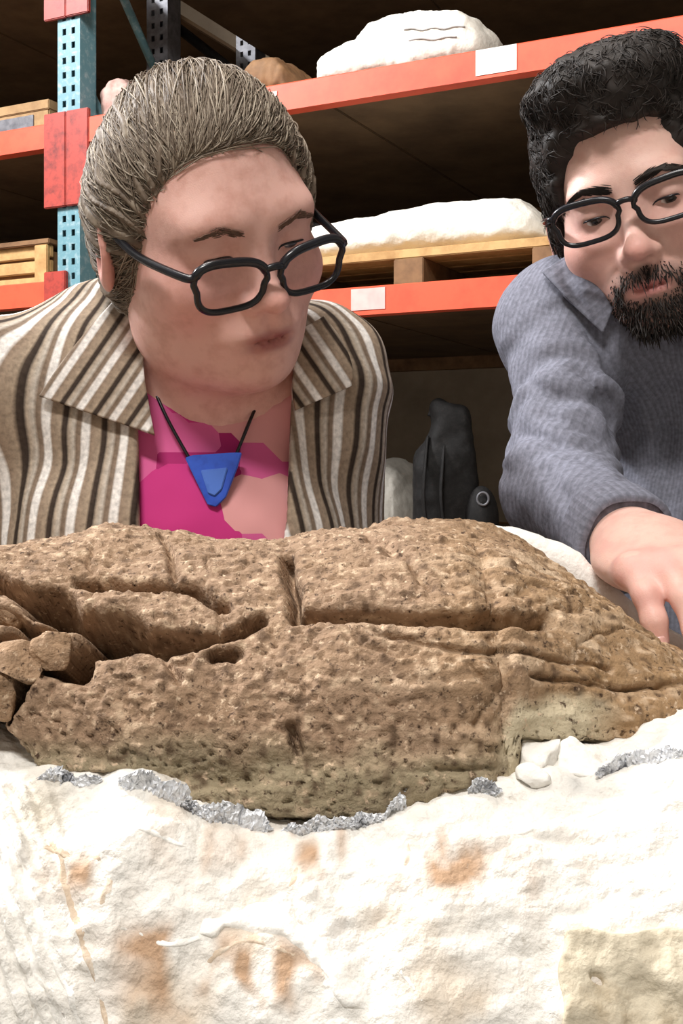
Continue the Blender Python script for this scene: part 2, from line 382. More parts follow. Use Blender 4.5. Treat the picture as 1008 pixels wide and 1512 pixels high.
# faint marker strokes on the small jacket
dg = bpy.context.evaluated_depsgraph_get()
def bvh_of(ob):
    me = ob.data; return BVHTree.FromPolygons([tuple(ob.location + v.co) for v in me.vertices], [tuple(p.vertices) for p in me.polygons])
def hit(b, px, py, far=8):
    dr = Vector(((px - CX) / FPX, 1, (HY - py) / FPX)).normalized(); loc, nor, i, d = b.ray_cast(Vector((0, 0, CZ)), dr, far)
    return (np.array(loc), np.array(nor)) if loc else (None, None)
b1 = bvh_of(j1)
for pl in ([(596, 44), (610, 42), (624, 45), (640, 41), (656, 43), (672, 39), (686, 40)], [(604, 60), (622, 57), (640, 59), (658, 55), (674, 55)]):
    pts = [hit(b1, *q) for q in pl]; pts = [a + n * .002 for a, n in pts if a is not None]
    if len(pts) > 1: V, F = tube(spline(pts, 16), .0028, 5); mk('marker_writing', V, F, M['ink'], j1, pts[0])
# wooden pallet under the long jacket
pa, pb = on_rack(400, .06), on_rack(836, .06)
pal = empty('wooden_pallet', RO + ux * pa + np.array([0, 0, ZL + DK]), -TH); tag(pal, 'pale pine pallet carrying the long white plaster jacket', 'pallet')
L_ = pb - pa
for k in range(6):
    V, F = box_vf((0, .05 + k * .105, .095), (L_, .05 + k * .105 + .09, .124), .003); mk('board', V, F, M['wood'], pal, smooth=False)
for x in (0, L_ / 2 - .05, L_ - .1):
    V, F = box_vf((x, .05, .0), (x + .1, .66, .095), .003); mk('bearer', V, F, M['brownwood'], pal, smooth=False)
# other specimens on the shelves
plaster_lump('brown_specimen', 372, 455, .16, ZU + DK, [(372, .07), (400, .13), (430, .13), (455, .06)], .26, 'small dusty brown fossil lump on the upper orange shelf', M['brownwood'], 'fossil', 12)
plaster_lump('pink_specimen', 173, 228, .2, ZU + DK, [(173, .13), (196, .18), (228, .12)], .25, 'pinkish wrapped specimen on the shelf beside the teal upright',
             mat('pink_plaster', lin(206, 172, 162), .85, noise=(20, 5, lin(176, 138, 128), .4, .7), bump=(50, .4, .006)), 'specimen', 21)
plaster_lump('plaster_jacket', 520, 628, .6, ZB + DK, [(520, .12), (545, .25), (580, .29), (610, .25), (628, .14)], .4, 'grey-white plaster jacket on the lowest shelf beside the black backpack',
             mat('grey_plaster', lin(176, 172, 164), .9, noise=(14, 5, lin(150, 146, 138), .4, .7), bump=(50, .4, .006)), seed=31)
# carton and crate in the neighbouring bay
def bay_box(name, px0, px1, ly, z, h, dep, m, label, cat, crate=False):
    xa, xb = on_rack(px0, ly), on_rack(px1, ly); e = empty(name, RO + ux * xa + uy * ly + np.array([0, 0, z]), -TH); tag(e, label, cat); W = xb - xa
    if not crate:
        V, F = box_vf((0, 0, 0), (W, dep, h), .004); bd = mk('body', V, F, m, e, smooth=False)
        V, F = box_vf((W * .25, -.004, h * .12), (W * .84, .0, h * .66)); mk('side_panel', V, F, M['greysteel'], e, smooth=False)
        V, F = box_vf((-.004, -.006, h - .03), (W + .004, dep + .004, h + .006), .003); mk('lid', V, F, m, e, smooth=False)
    else:
        V, F = box_vf((.01, .02, .02), (W - .01, dep, h - .02)); mk('body', V, F, M['brownwood'], e, smooth=False)
        for zz in (0, h / 2 - .02, h - .045): V, F = box_vf((0, 0, zz), (W, .02, zz + .045), .003); mk('slat', V, F, m, e, smooth=False)
        for x in (0, W - .06): V, F = box_vf((x, -.018, 0), (x + .06, .0, h), .003); mk('post', V, F, m, e, smooth=False)
        V, F = box_vf((-.01, -.02, h), (W + .01, dep, h + .02), .003); mk('lid', V, F, M['brownwood'], e, smooth=False)
bay_box('cardboard_box', -60, 72, .08, ZU + DK, .125, .4, M['card'], 'tan cardboard box with grey side standing on the upper red shelf', 'box')
bay_box('wooden_crate', -90, 74, .08, ZLL + DK, .16, .45, M['wood'], 'brown wooden crate with pale slats on the lower red shelf', 'crate', True)

# black backpack on the lowest shelf
bx0 = on_rack(668, .3); bp0 = RO + ux * bx0 + uy * .3 + np.array([0, 0, ZB + DK])
bpk = empty('backpack', bp0, 0); tag(bpk, 'black backpack with round front pouch standing on the lowest shelf', 'backpack')
def pack(p):
    q = (p - bp0.astype(np.float32)) / np.array([1, 1, 1.06], np.float32)
    se = lambda c_, r_: ((np.abs((q - np.array(c_, np.float32)) / np.array(r_, np.float32)) ** 4).sum(1) ** .25 - 1) * min(r_)
    d = se((-.025, 0, .16), (.105, .085, .165)); d = smin(d, se((-.005, 0, .34), (.062, .07, .10)), .04); d = smin(d, ell(q, (-.05, .0, .43), (.022, .04, .03)), .03)
    return smax(d, -q[:, 2] , .01) + fbm(p, 20, 2, 5) * .004
V, F = mesh_sdf(pack, np.arange(bp0[0] - .2, bp0[0] + .2, .007, np.float32), np.arange(bp0[1] - .2, bp0[1] + .2, .007, np.float32), np.arange(bp0[2] - .02, bp0[2] + .55, .007, np.float32)); mk('main_bag', V, F, M['black'], bpk, bp0)
def pouch(p): q = p - bp0.astype(np.float32); return smax(ell(q, (.085, -.07, .1), (.055, .06, .105)), -q[:, 2], .01)
V, F = mesh_sdf(pouch, np.arange(bp0[0] - .0, bp0[0] + .17, .006, np.float32), np.arange(bp0[1] - .16, bp0[1] + .03, .006, np.float32), np.arange(bp0[2] - .02, bp0[2] + .25, .006, np.float32)); mk('front_pouch', V, F, M['black'], bpk, bp0)
an = np.linspace(0, 2 * math.pi, 24, endpoint=False)
V, F = tube(bp0 + np.stack([.083 + .018 * np.cos(an), np.full(24, -.128), .165 + .02 * np.sin(an)], 1), .004, 6, True); mk('buckle_ring', V, F, M['greysteel'], bpk, bp0)
for sx in (-.085, -.03):
    V, F = tube(bp0 + spline([(sx, -.05, .36), (sx - .012, -.1, .27), (sx - .018, -.115, .16), (sx, -.1, .03)], 20), .013, 6, flat=.4); mk('shoulder_strap', V, F, M['black'], bpk, bp0)
V, F = tube(bp0 + spline([(-.075, 0, .43), (-.06, 0, .46), (-.03, 0, .45), (-.02, 0, .42)], 14), .008, 6); mk('carry_handle', V, F, M['black'], bpk, bp0)

# ------------------------------------------------------------------ work table
TZ = CZ - .46
tb = empty('work_table', (0, .62, 0)); tag(tb, 'navy-topped work table carrying the plaster-jacketed fossil', 'table')
V, F = box_vf((-.62, .36, TZ - .03), (.66, .868, TZ), .006); mk('table_top', V, F, M['navy'], tb, smooth=False)
for x in (-.57, .57):
    for y in (.41, .80): V, F = box_vf((x - .025, y - .025, 0), (x + .025, y + .025, TZ - .03), .004); mk('leg', V, F, M['greysteel'], tb, smooth=False)
for y in (.41, .80): V, F = box_vf((-.545, y - .015, TZ - .1), (.545, y + .015, TZ - .04), .003); mk('apron_rail', V, F, M['greysteel'], tb, smooth=False)

# ------------------------------------------------------------------ fossil in its plaster jacket
TOP = [(-500, 900), (-200, 830), (0, 803), (60, 792), (160, 784), (240, 787), (330, 793), (425, 797), (445, 790), (520, 781), (600, 776), (660, 779), (720, 791), (800, 822), (880, 872), (950, 930), (1008, 962), (1150, 1015), (1300, 1060)]
BOT = [(-500, 1000), (-200, 1030), (0, 1068), (30, 1100), (60, 1135), (200, 1155), (300, 1198), (450, 1224), (560, 1204), (620, 1172), (738, 1160), (752, 1120), (765, 1082), (900, 1094), (1008, 1084), (1150, 1074), (1300, 1068)]
def seg_dist(x, y, pl):
    r = np.full(len(x), 1e9)
    for (a, b), (c, d) in zip(pl[:-1], pl[1:]):
        ex, ey = c - a, d - b; t = np.clip(((x - a) * ex + (y - b) * ey) / (ex * ex + ey * ey + 1e-9), 0, 1); r = np.minimum(r, np.hypot(x - a - t * ex, y - b - t * ey))
    return r
nu, nv = 560, 330
Xs = np.linspace(-.34, .335, nu); a_ = np.linspace(0, 1, nv)
VV = np.zeros((nu, nv, 3))
for i, X in enumerate(Xs):
    dr = .74; df = np.interp(X, [-.3, -.17, -.1, 0, .07, .078, .16, .335], [.63, .575, .555, .545, .555, .565, .60, .66])
    zr = -(interp(CX + X / dr * FPX, TOP) - HY) / FPX * dr; zf = -(interp(CX + X / df * FPX, BOT) - HY) / FPX * df
    zf = min(zf, zr - .012)
    end = min(1, max(0, (X + .34) / .05)) ** .5
    for j, a in enumerate(a_):
        if a < .18:                                   # hidden back slope
            t = a / .18; d = dr + .11 * (1 - t); z = zr - .10 * (1 - t) ** 1.8
        elif a < .9:
            t = (a - .18) / .72; q = t * math.pi / 2; d = dr - (dr - df) * math.sin(q); z = zf + (zr - zf) * math.cos(q) ** .93
        else:
            t = (a - .9) / .1; d = df + .07 * t; z = zf - .02 * t
        VV[i, j] = (X, .67 + (d - .67) * (.5 + .5 * end), CZ + (-.15 + (z + .15) * (.3 + .7 * end)))
du = np.gradient(VV, axis=0); dv = np.gradient(VV, axis=1); NN = np.cross(dv, du); NN /= np.linalg.norm(NN, axis=2, keepdims=True) + 1e-12
if NN[nu // 2, int(nv * .3), 2] < 0: NN = -NN
Vf = VV.reshape(-1, 3); Nf = NN.reshape(-1, 3)
px = CX + Vf[:, 0] / Vf[:, 1] * FPX; py = HY - (Vf[:, 2] - CZ) / Vf[:, 1] * FPX
wob = vnoise(Vf, 45, 3) * 9; wob2 = vnoise(Vf + 7, 45, 9) * 7
disp = fbm(Vf, 14, 3, 1) * .005 + fbm(Vf, 60, 3, 5) * .0016 + np.abs(vnoise(Vf, 190, 8)) * .0016
gran = vnoise(Vf, 330, 14); disp += (np.where(gran > .45, .0008, 0) - np.where(gran < -.55, .0020, 0)) * (1 - .75 * np.clip((px - 560) / 200, 0, 1) * (py < 1075))
right = np.clip((px - 480) / 250, 0, 1)
disp += right * vnoise(Vf * np.array([7, 200, 200]), 1, 21) * .0018                        # long grain of the right half
lay = vnoise(Vf * np.array([14, 0, 210]), 1, 33); disp += -.0045 * np.clip((py - 1110) / 40, 0, 1) * np.clip((740 - px) / 60, 0, 1) * np.clip(lay * 3, -.5, 1)   # layered lower edge
fine = vnoise(Vf + .02 * np.stack([vnoise(Vf, 30, 61), vnoise(Vf, 30, 62), vnoise(Vf, 30, 63)], 1), 34, 64); disp -= .0032 * np.exp(-(fine / .035) ** 2) * np.clip(vnoise(Vf, 11, 66) * 2 + .5, 0, 1)   # hairline cracks
CR = [([(428, 826), (436, 872), (442, 916)], 8, .016), ([(442, 912), (520, 908), (610, 916), (700, 922), (800, 922)], 9, .011),
      ([(-60, 846), (0, 864), (40, 880), (100, 902), (150, 925), (215, 942), (300, 947)], 11, .022), ([(300, 947), (350, 938), (388, 918)], 8, .012),
      ([(0, 948), (60, 932), (130, 905)], 8, .016), ([(95, 990), (130, 945), (165, 915)], 10, .02), ([(118, 850), (200, 860), (290, 866), (335, 892)], 7, .012),
      ([(0, 1062), (28, 1022), (44, 975), (95, 990)], 8, .018), ([(428, 1080), (440, 1114)], 7, .006), ([(240, 800), (262, 845)], 6, .006), ([(318, 978), (346, 966)], 7, .007),
      ([(-40, 905), (20, 912), (60, 932)], 8, .014), ([(690, 985), (720, 1030), (700, 1070)], 5, .002), ([(560, 945), (650, 960), (760, 968), (900, 985)], 4, .0025),
      ([(780, 1000), (900, 1012), (1008, 1020)], 4, .0025), ([(240, 960), (262, 1005)], 6, .006), ([(540, 800), (600, 830), (640, 870)], 5, .004)]
und = np.zeros(len(Vf))                               # cracks run back under the upper layer
for pl, wd, dp in CR: und += 1.5 * dp * np.exp(-(seg_dist(px + wob, py + wob2, pl) / (wd * 1.05)) ** 2)
for bx_, by_, rx_, ry_, dp in ((72, 886, 34, 22, .05), (165, 938, 42, 26, .05), (116, 980, 20, 24, .04), (332, 972, 12, 6, .012)):
    und += dp * np.exp(-(((px + wob - bx_) / rx_) ** 2 + ((py + wob2 - by_) / ry_) ** 2) ** 1.5)
und = np.minimum(und, .06); Vf = Vf + Nf * (disp - .45 * und)[:, None] + und[:, None] * np.array([0, .75, -.25])
# colours of the mineral itself: brown bone, ochre right flank, grey-tan sandstone layer at the base, cream lower edge
n1 = fbm(Vf, 30, 3, 41); n2 = vnoise(Vf, 240, 44); n3 = vnoise(Vf * np.array([8, 90, 90]), 1, 47)
bone = np.array(lin(149, 123, 100)); och = np.array(lin(156, 126, 92)); tan = np.array(lin(156, 142, 116)); cre = np.array(lin(200, 186, 158)); dk = np.array(lin(88, 68, 52)); lt = np.array(lin(206, 180, 152))
c = np.tile(bone, (len(Vf), 1)); mixc = lambda c, k, t: c + (k - c) * np.clip(t, 0, 1)[:, None]
c = mixc(c, och, np.clip((px - 560) / 350, 0, 1) * .8 + n1 * .2); c = mixc(c, lt, (n3 - .15) * right * 1.3)
c = mixc(c, tan, np.clip((py - 1080 + n1 * 30) / 50, 0, 1) * np.clip((770 - px) / 60, 0, 1))
c = mixc(c, dk, np.clip((-n2 - .25) * 1.6, 0, .8)); c = mixc(c, lt, np.clip((n2 - .35) * 1.5, 0, .75))
vcoord = np.tile(a_, nu); c = mixc(c, cre, np.clip((px - 720) / 20, 0, 1) * np.clip((920 - px) / 60, 0, 1) * np.clip((vcoord - .80 + n1 * .03) / .04, 0, 1) * (vcoord < .97))
M['bone'] = mat('fossil_bone', attr='col', rough=.85, noise=[(260, 3, lin(74, 56, 44), .58, .70), (200, 3, lin(212, 186, 158), .60, .72)], bump=(500, .6, .0025), spec=.2)
fos = empty('fossil_skull', (0, .66, TZ + .25)); tag(fos, 'large cracked brown fossil skull lying in an open white plaster jacket', 'fossil')
fo = mk('bone_surface', Vf, grid_faces(nu, nv), M['bone'], fos, (0, .66, TZ + .25), cols={'col': c})
bf = BVHTree.FromPolygons([tuple(v) for v in Vf], grid_faces(nu, nv).tolist())
def rock(name, px_, py_, w_, h_, th, m, parent, org, b, seed, cols=None, sink=.3):
    """broken piece bedded on the surface that the sight line meets"""
    p, n = hit(b, px_, py_, 2)
    if p is None: return
    d = p[1]; bm = bmesh.new(); bmesh.ops.create_icosphere(bm, subdivisions=4, radius=1); Q = np.array([v.co[:] for v in bm.verts]); F = [[v.index for v in f.verts] for f in bm.faces]; bm.free()
    Q = np.sign(Q) * np.abs(Q) ** .55
    rr_ = np.random.default_rng(seed)
    for _ in range(9):                                # broken facets
        fn_ = rr_.normal(size=3); fn_ /= np.linalg.norm(fn_); ex_ = np.maximum(Q @ fn_ - rr_.uniform(.62, .95), 0); Q = Q - ex_[:, None] * fn_
    Q *= (1 + .08 * fbm(Q + seed, 2.2, 3, seed))[:, None]
    nn = n if n[1] < 0 or n[2] > 0 else -n; ax = np.array([1, 0, 0.]); ax = ax - nn * (ax @ nn); ax /= np.linalg.norm(ax); ay = np.cross(nn, ax)
    ar = random.Random(seed).uniform(-.35, .35); ax, ay = ax * math.cos(ar) + ay * math.sin(ar), ay * math.cos(ar) - ax * math.sin(ar)
    Vr = p + nn * th * (1 - sink * 2) * .5 + Q[:, :1] * ax * w_ / 2 / FPX * d + Q[:, 1:2] * ay * h_ / FPX * d * .75 + Q[:, 2:] * nn * th
    Vr += fbm(Vr, 90, 3, seed)[:, None] * nn * .002
    kw = {'col': np.clip(np.array(lin(156, 128, 102)) * (1 + .35 * vnoise(Vr, 200, seed))[:, None], 0, 1)}
    return mk(name, Vr, F, m, parent, org, cols=kw)
for k, (a, b, w_, h_, th) in enumerate(((2, 912, 84, 30, .0035), (74, 962, 60, 40, .003), (20, 978, 80, 50, .0035), (0, 1026, 64, 52, .0035))):
    rock('bone_fragment', a, b, w_, h_, th, M['bone'], fos, np.array([0, .66, TZ + .25]), bf, 60 + k)

RIM = [(-400, 1060), (0, 1140), (60, 1148), (200, 1168), (300, 1208), (450, 1236), (560, 1222), (620, 1196), (740, 1180), (900, 1162), (1008, 1124), (1200, 1090), (1400, 1080)]
nph, ns = 1000, 230
sc_ = [0, .12, .22, .3, .38, .46, .58, .7, .78, .86, .94, 1.0]
pr_s = [.40, .58, .68, .72, .76, .82, .92, 1.01, 1.06, 1.09, 1.09, 1.06]; pr_z = [.012, .008, .004, .001, -.003, -.010, -.030, -.060, -.10, -.16, -.24, -.33]
ss = np.linspace(0, 1, ns); ps = np.interp(ss, sc_, pr_s); pz = np.interp(ss, sc_, pr_z)
ps = np.convolve(np.pad(ps, 10, mode='edge'), np.ones(21) / 21, 'valid'); pz = np.convolve(np.pad(pz, 10, mode='edge'), np.ones(21) / 21, 'valid')
PH = np.linspace(0, 2 * math.pi, nph, endpoint=False); JV = np.zeros((nph, ns, 3)); CJ = np.array([.02, .685])
for i, ph in enumerate(PH):
    cx, sy = math.cos(ph), math.sin(ph); e = 2.4
    rr = (abs(cx) ** e + abs(sy) ** e) ** (-1 / e); cx *= rr; sy *= rr
    rx = .50 if cx > 0 else .335; ry = .205 if sy < 0 else .165
    X = CJ[0] + cx * rx * ps; Y = CJ[1] + sy * ry * ps
    zr = -(np.array([interp(CX + x / .55 * FPX, RIM) for x in X]) - HY) / FPX * .55
    bk = np.clip((Y - .62) / .1, 0, 1); zr = zr * (1 - bk) + (np.maximum(zr, -.13) - .02) * bk
    Z = CZ + zr + pz; tzb = np.clip((ss - .8) / .2, 0, 1); Z = Z * (1 - tzb) + TZ * tzb
    JV[i, :, 0] = X; JV[i, :, 1] = Y; JV[i, :, 2] = Z
du = np.roll(JV, -1, 0) - np.roll(JV, 1, 0); dv = np.gradient(JV, axis=1); NJ = np.cross(du, dv); NJ /= np.linalg.norm(NJ, axis=2, keepdims=True) + 1e-12
if NJ[int(nph * .75), int(ns * .4), 1] > 0: NJ = -NJ
Jf = JV.reshape(-1, 3); Nj = NJ.reshape(-1, 3); low = np.tile(np.clip((1 - ss) / .1, 0, 1), nph)
pxj = CX + Jf[:, 0] / Jf[:, 1] * FPX; pyj = HY - (Jf[:, 2] - CZ) / Jf[:, 1] * FPX
dj = fbm(Jf, 12, 4, 71) * .007 + np.abs(fbm(Jf, 40, 3, 75)) * .004 + vnoise(Jf, 130, 78) * .0007 + vnoise(Jf, 300, 79) * .0006
lf = np.clip((150 - pxj) / 120, 0, 1) * (pyj > 1150); dj += lf * .0022 * np.sin((pxj * .94 + (1512 - pyj) * .36 + vnoise(Jf, 25, 5) * 8) * .21)   # overlapping bandage edges
Jf = Jf + Nj * (dj * low)[:, None]
i0 = np.arange(nph)[:, None] * ns + np.arange(ns - 1)[None]; i1 = np.roll(np.arange(nph), -1)[:, None] * ns + np.arange(ns - 1)[None]
FJ = np.stack([i0.ravel(), i1.ravel(), i1.ravel() + 1, i0.ravel() + 1], 1)
wh = np.array(lin(236, 232, 225)); gy = np.array(lin(186, 184, 180)); br = np.array(lin(184, 152, 124)); cj = np.tile(wh, (len(Jf), 1))
m1 = fbm(Jf * np.array([1, 1, .6]), 26, 4, 91); m2 = fbm(Jf, 40, 3, 95); m3 = fbm(Jf * np.array([1, .6, .45]), 60, 3, 97)
def blob(x, y, rx, ry): return np.exp(-(((pxj - x) / rx) ** 2 + ((pyj - y) / ry) ** 2))
cj = mixc(cj, gy, (m2 - .35) * .9); cj = mixc(cj, np.array(lin(208, 192, 172)), np.clip(m1 * 1.3 - .25, 0, .8)); cj = mixc(cj, br, np.clip(vnoise(Jf * np.array([130, 40, 40]), 1, 99) * 1.6 - .45, 0, .9) * np.clip(blob(540, 1270, 240, 70) * 1.5, 0, 1)); cj = mixc(cj, br, (blob(520, 1260, 200, 40) * 1.1 + blob(660, 1285, 60, 30) + blob(350, 1450, 130, 55) * 2.2 + blob(120, 1290, 60, 30) + blob(220, 1390, 70, 25) + blob(960, 1440, 90, 70) * .5) * np.clip(m3 * 1.6 + .45, 0, 1))
cj = mixc(cj, np.array(lin(176, 166, 148)), np.clip(blob(60, 1190, 45, 60), 0, 1) * .8)
M['jacketp'] = mat('field_jacket_plaster', attr='col', rough=.9, noise=[(150, 5, lin(186, 178, 166), .62, .8)], bump=(220, .7, .003), spec=.2)
jk = empty('plaster_jacket', (0, .66, TZ)); tag(jk, 'broad white plaster field jacket with brown smears cradling the big fossil', 'plaster jacket')
JO = np.array([0, .66, TZ])
mk('plaster_shell', Jf, FJ, M['jacketp'], jk, JO, cols={'col': cj})
bj = BVHTree.FromPolygons([tuple(v) for v in Jf], FJ.tolist())
def along(b, pl, n, off=.001):
    out = []
    for x, y in spline([(a, c_, 0) for a, c_ in pl], n)[:, :2]:
        p, nn = hit(b, x, y, 2)
        if p is not None: nn = nn if nn @ (p - np.array([0, 0, CZ])) < 0 else -nn; out.append(p + nn * off)
    return np.array(out)
def strip(name, pl, r, m, parent, org, b=None, n=60, seed=0):
    """plaster-soaked bandage: a low ribbon that follows the jacket's face"""
    C = spline([(a, c_, 0) for a, c_ in pl], n)[:, :2]; T_ = np.gradient(C, axis=0); T_ /= np.linalg.norm(T_, axis=1, keepdims=True); Nn_ = np.stack([-T_[:, 1], T_[:, 0]], 1); K = 13; V = []
    C = C + Nn_ * (vnoise(np.hstack([C * .03, np.zeros((n, 1))]), 1, seed) * 5)[:, None]; wp = r * FPX / .5 * (1 + .35 * vnoise(np.hstack([C * .04, np.ones((n, 1))]), 1, seed + 3))
    for i in range(n):
        tp = min(1, i / 5 + .2, (n - 1 - i) / 5 + .2)
        for k in range(K):
            t = k / (K - 1) * 2 - 1; x, y = C[i] + Nn_[i] * t * wp[i] * tp; q_, nn = hit(b or bj, x, y, 2)
            if q_ is None: V.append(V[-1] if V else np.array([0, .5, TZ + .2])); continue
            nn = nn if nn @ (q_ - np.array([0, 0, CZ])) < 0 else -nn; V.append(q_ + nn * (r * .62 * tp * (1 - t ** 4) * (.6 + .4 * t) - .0012))
    V = np.array(V); V += fbm(V, 110, 3, seed)[:, None] * np.array([0, -.0004, .0007])
    return mk(name, V, grid_faces(n, K), m, parent, org)
M['plfine'] = mat('plaster_bandage', lin(243, 240, 234), .9, noise=[(90, 4, lin(208, 198, 184), .55, .8)], bump=(260, .6, .002), spec=.2)
M['plbrown'] = mat('muddy_plaster', lin(206, 186, 164), .9, noise=[(90, 4, lin(232, 224, 212), .5, .7)], bump=(260, .6, .002), spec=.2)
for k, (pl, r, m) in enumerate((([(290, 1372), (330, 1356), (380, 1352), (430, 1366), (465, 1398), (500, 1440), (540, 1490)], .0060, 'plfine'), ([(300, 1420), (345, 1392), (400, 1390), (440, 1412)], .0028, 'plbrown'),
        ([(62, 1240), (105, 1262), (150, 1270), (160, 1300), (150, 1345)], .003, 'plbrown'), ([(150, 1360), (200, 1372), (250, 1392), (300, 1385)], .0026, 'plfine'),
        ([(62, 1190), (90, 1270), (120, 1370), (150, 1470), (165, 1530)], .0030, 'plbrown'), ([(20, 1200), (45, 1300), (85, 1410), (130, 1530)], .0034, 'plfine'), ([(4, 1240), (30, 1340), (64, 1440), (100, 1530)], .0034, 'plfine'),
        ([(2, 1330), (22, 1400), (60, 1500), (66, 1530)], .003, 'plfine'), ([(430, 1250), (440, 1290), (425, 1330)], .0022, 'plbrown'), ([(610, 1240), (600, 1280)], .0024, 'plbrown'),
        ([(560, 1400), (600, 1440), (640, 1490)], .0024, 'plfine'), ([(700, 1230), (800, 1215), (900, 1185), (1008, 1150)], .003, 'plfine'), ([(120, 1180), (230, 1230), (330, 1262)], .0026, 'plfine'))):
    strip('bandage_fold', pl, r, M[m], jk, JO, seed=k)
# crumpled foil separator showing along the rim
M['foil'] = mat('crumpled_foil', lin(226, 228, 232), .45, .35, noise=[(90, 4, lin(120, 122, 130), .52, .68)], bump=(300, .8, .003))
def foil(pl, n, wd, seed):
    pts = along(bj, pl, n * 2, .002)
    if len(pts) < 5: return
    m_ = 9; V = []
    for k in range(m_):
        t = k / (m_ - 1) - .5; ii_ = np.arange(len(pts)); wv_ = (wd * (.75 + .6 * vnoise(pts, 55, seed + 40)) * np.minimum(1, np.minimum(ii_, ii_[::-1]) / 12 + .1))[:, None]; V.append(pts + np.array([0, -.2, 1.0]) * t * wv_ + np.array([0, .10, 0]) * abs(t) * wv_)
    V = np.stack(V, 1).reshape(-1, 3); r_ = np.random.default_rng(seed)
    V += r_.normal(0, .0005, V.shape) + np.stack([vnoise(V, 110, seed), vnoise(V, 110, seed + 5), vnoise(V, 110, seed + 9)], 1) * .0032
    mk('foil_separator', V, grid_faces(len(pts), m_), M['foil'], jk, JO, smooth=False, solid=.0006)
for k, (pl, n, wd) in enumerate((([(64, 1146), (100, 1152), (140, 1158)], 26, .010), ([(180, 1158), (215, 1166), (250, 1180), (285, 1196)], 34, .017), ([(270, 1196), (330, 1212), (400, 1222)], 34, .012), ([(420, 1226), (470, 1228), (530, 1220)], 34, .009), ([(520, 1220), (570, 1206), (628, 1178)], 36, .014), ([(690, 1176), (740, 1170)], 18, .008), ([(880, 1150), (940, 1130), (1010, 1112)], 36, .010))):
    foil(pl, n, wd, k + 1)
# beige slab with a dark hole, bedded in the jacket's outer face
def slab():
    nx_, ny_ = 60, 50; V = []; pxs = np.linspace(826, 1120, nx_); pys = np.linspace(1378, 1600, ny_)
    top = []
    for x in pxs:
        for y in pys:
            yy = y + (x - 826) * -.03 + 6 * math.sin(x * .05)
            p, n = hit(bj, x + 5 * math.sin(y * .06), yy, 2)
            if p is None: p = np.array([0, 0, 0.]); n = np.array([0, 0, 1.])
            n = n if n[1] < 0 or n[2] > 0 else -n; e = min(1, (x - 826) / 9, (y - 1378) / 9)
            h = .0065 * math.sqrt(max(0, 1 - (1 - e) ** 2)) - .002 - .009 * math.exp(-(((x - 884) / 9) ** 2 + ((y - 1450) / 8) ** 2) ** 2)
            top.append(p + np.array([0, -.55, .8]) * h)
    V = np.array(top); V += fbm(V, 60, 3, 4)[:, None] * np.array([0, -.001, .0015])
    mk('plaster_slab', V, grid_faces(nx_, ny_), mat('beige_slab', lin(205, 194, 172), .9, noise=[(50, 5, lin(176, 160, 134), .5, .75)], bump=(200, .6, .003)), jk, JO)
slab()
# the far wall of the jacket: a rounded plaster lip standing behind the fossil, carried down into the shell
pts = spline([P(560, 840, .835), P(640, 818, .84), P(700, 812, .842), P(770, 822, .84), P(835, 846, .835), P(890, 892, .83), P(960, 954, .82), P(1060, 1012, .80), P(1180, 1060, .775)], 90)
sec = []
hw = .017
for k in range(9): an_ = math.pi * k / 8; sec.append((-hw * math.cos(an_), hw * math.sin(an_) - hw, 0))
sec = [(-hw * 1.5, 0, 1)] + [(-hw * 1.15, 0, .5)] + sec + [(hw * 1.15, 0, .5)] + [(hw * 1.5, 0, 1)]; V = []
for q_ in pts:
    for a, h, dn in sec: V.append((q_[0], min(q_[1], .842) + a, (q_[2] + .019 + h) * (1 - dn) + (TZ + .05) * dn))
V = np.array(V); V += (fbm(V, 30, 3, 6)[:, None] * .004 + np.abs(fbm(V, 70, 2, 8))[:, None] * .002) * np.array([.2, .6, 1])
mk('far_wall', V, grid_faces(len(pts), len(sec)), M['plfine'], jk, JO)
for k, (x, y, w_, h_) in enumerate(((800, 1118, 60, 50), (860, 1125, 70, 44), (790, 1150, 50, 26))):
    rock('plaster_chunk', x, y, w_, h_, .006, M['plfine'], jk, JO, bj, 90 + k)

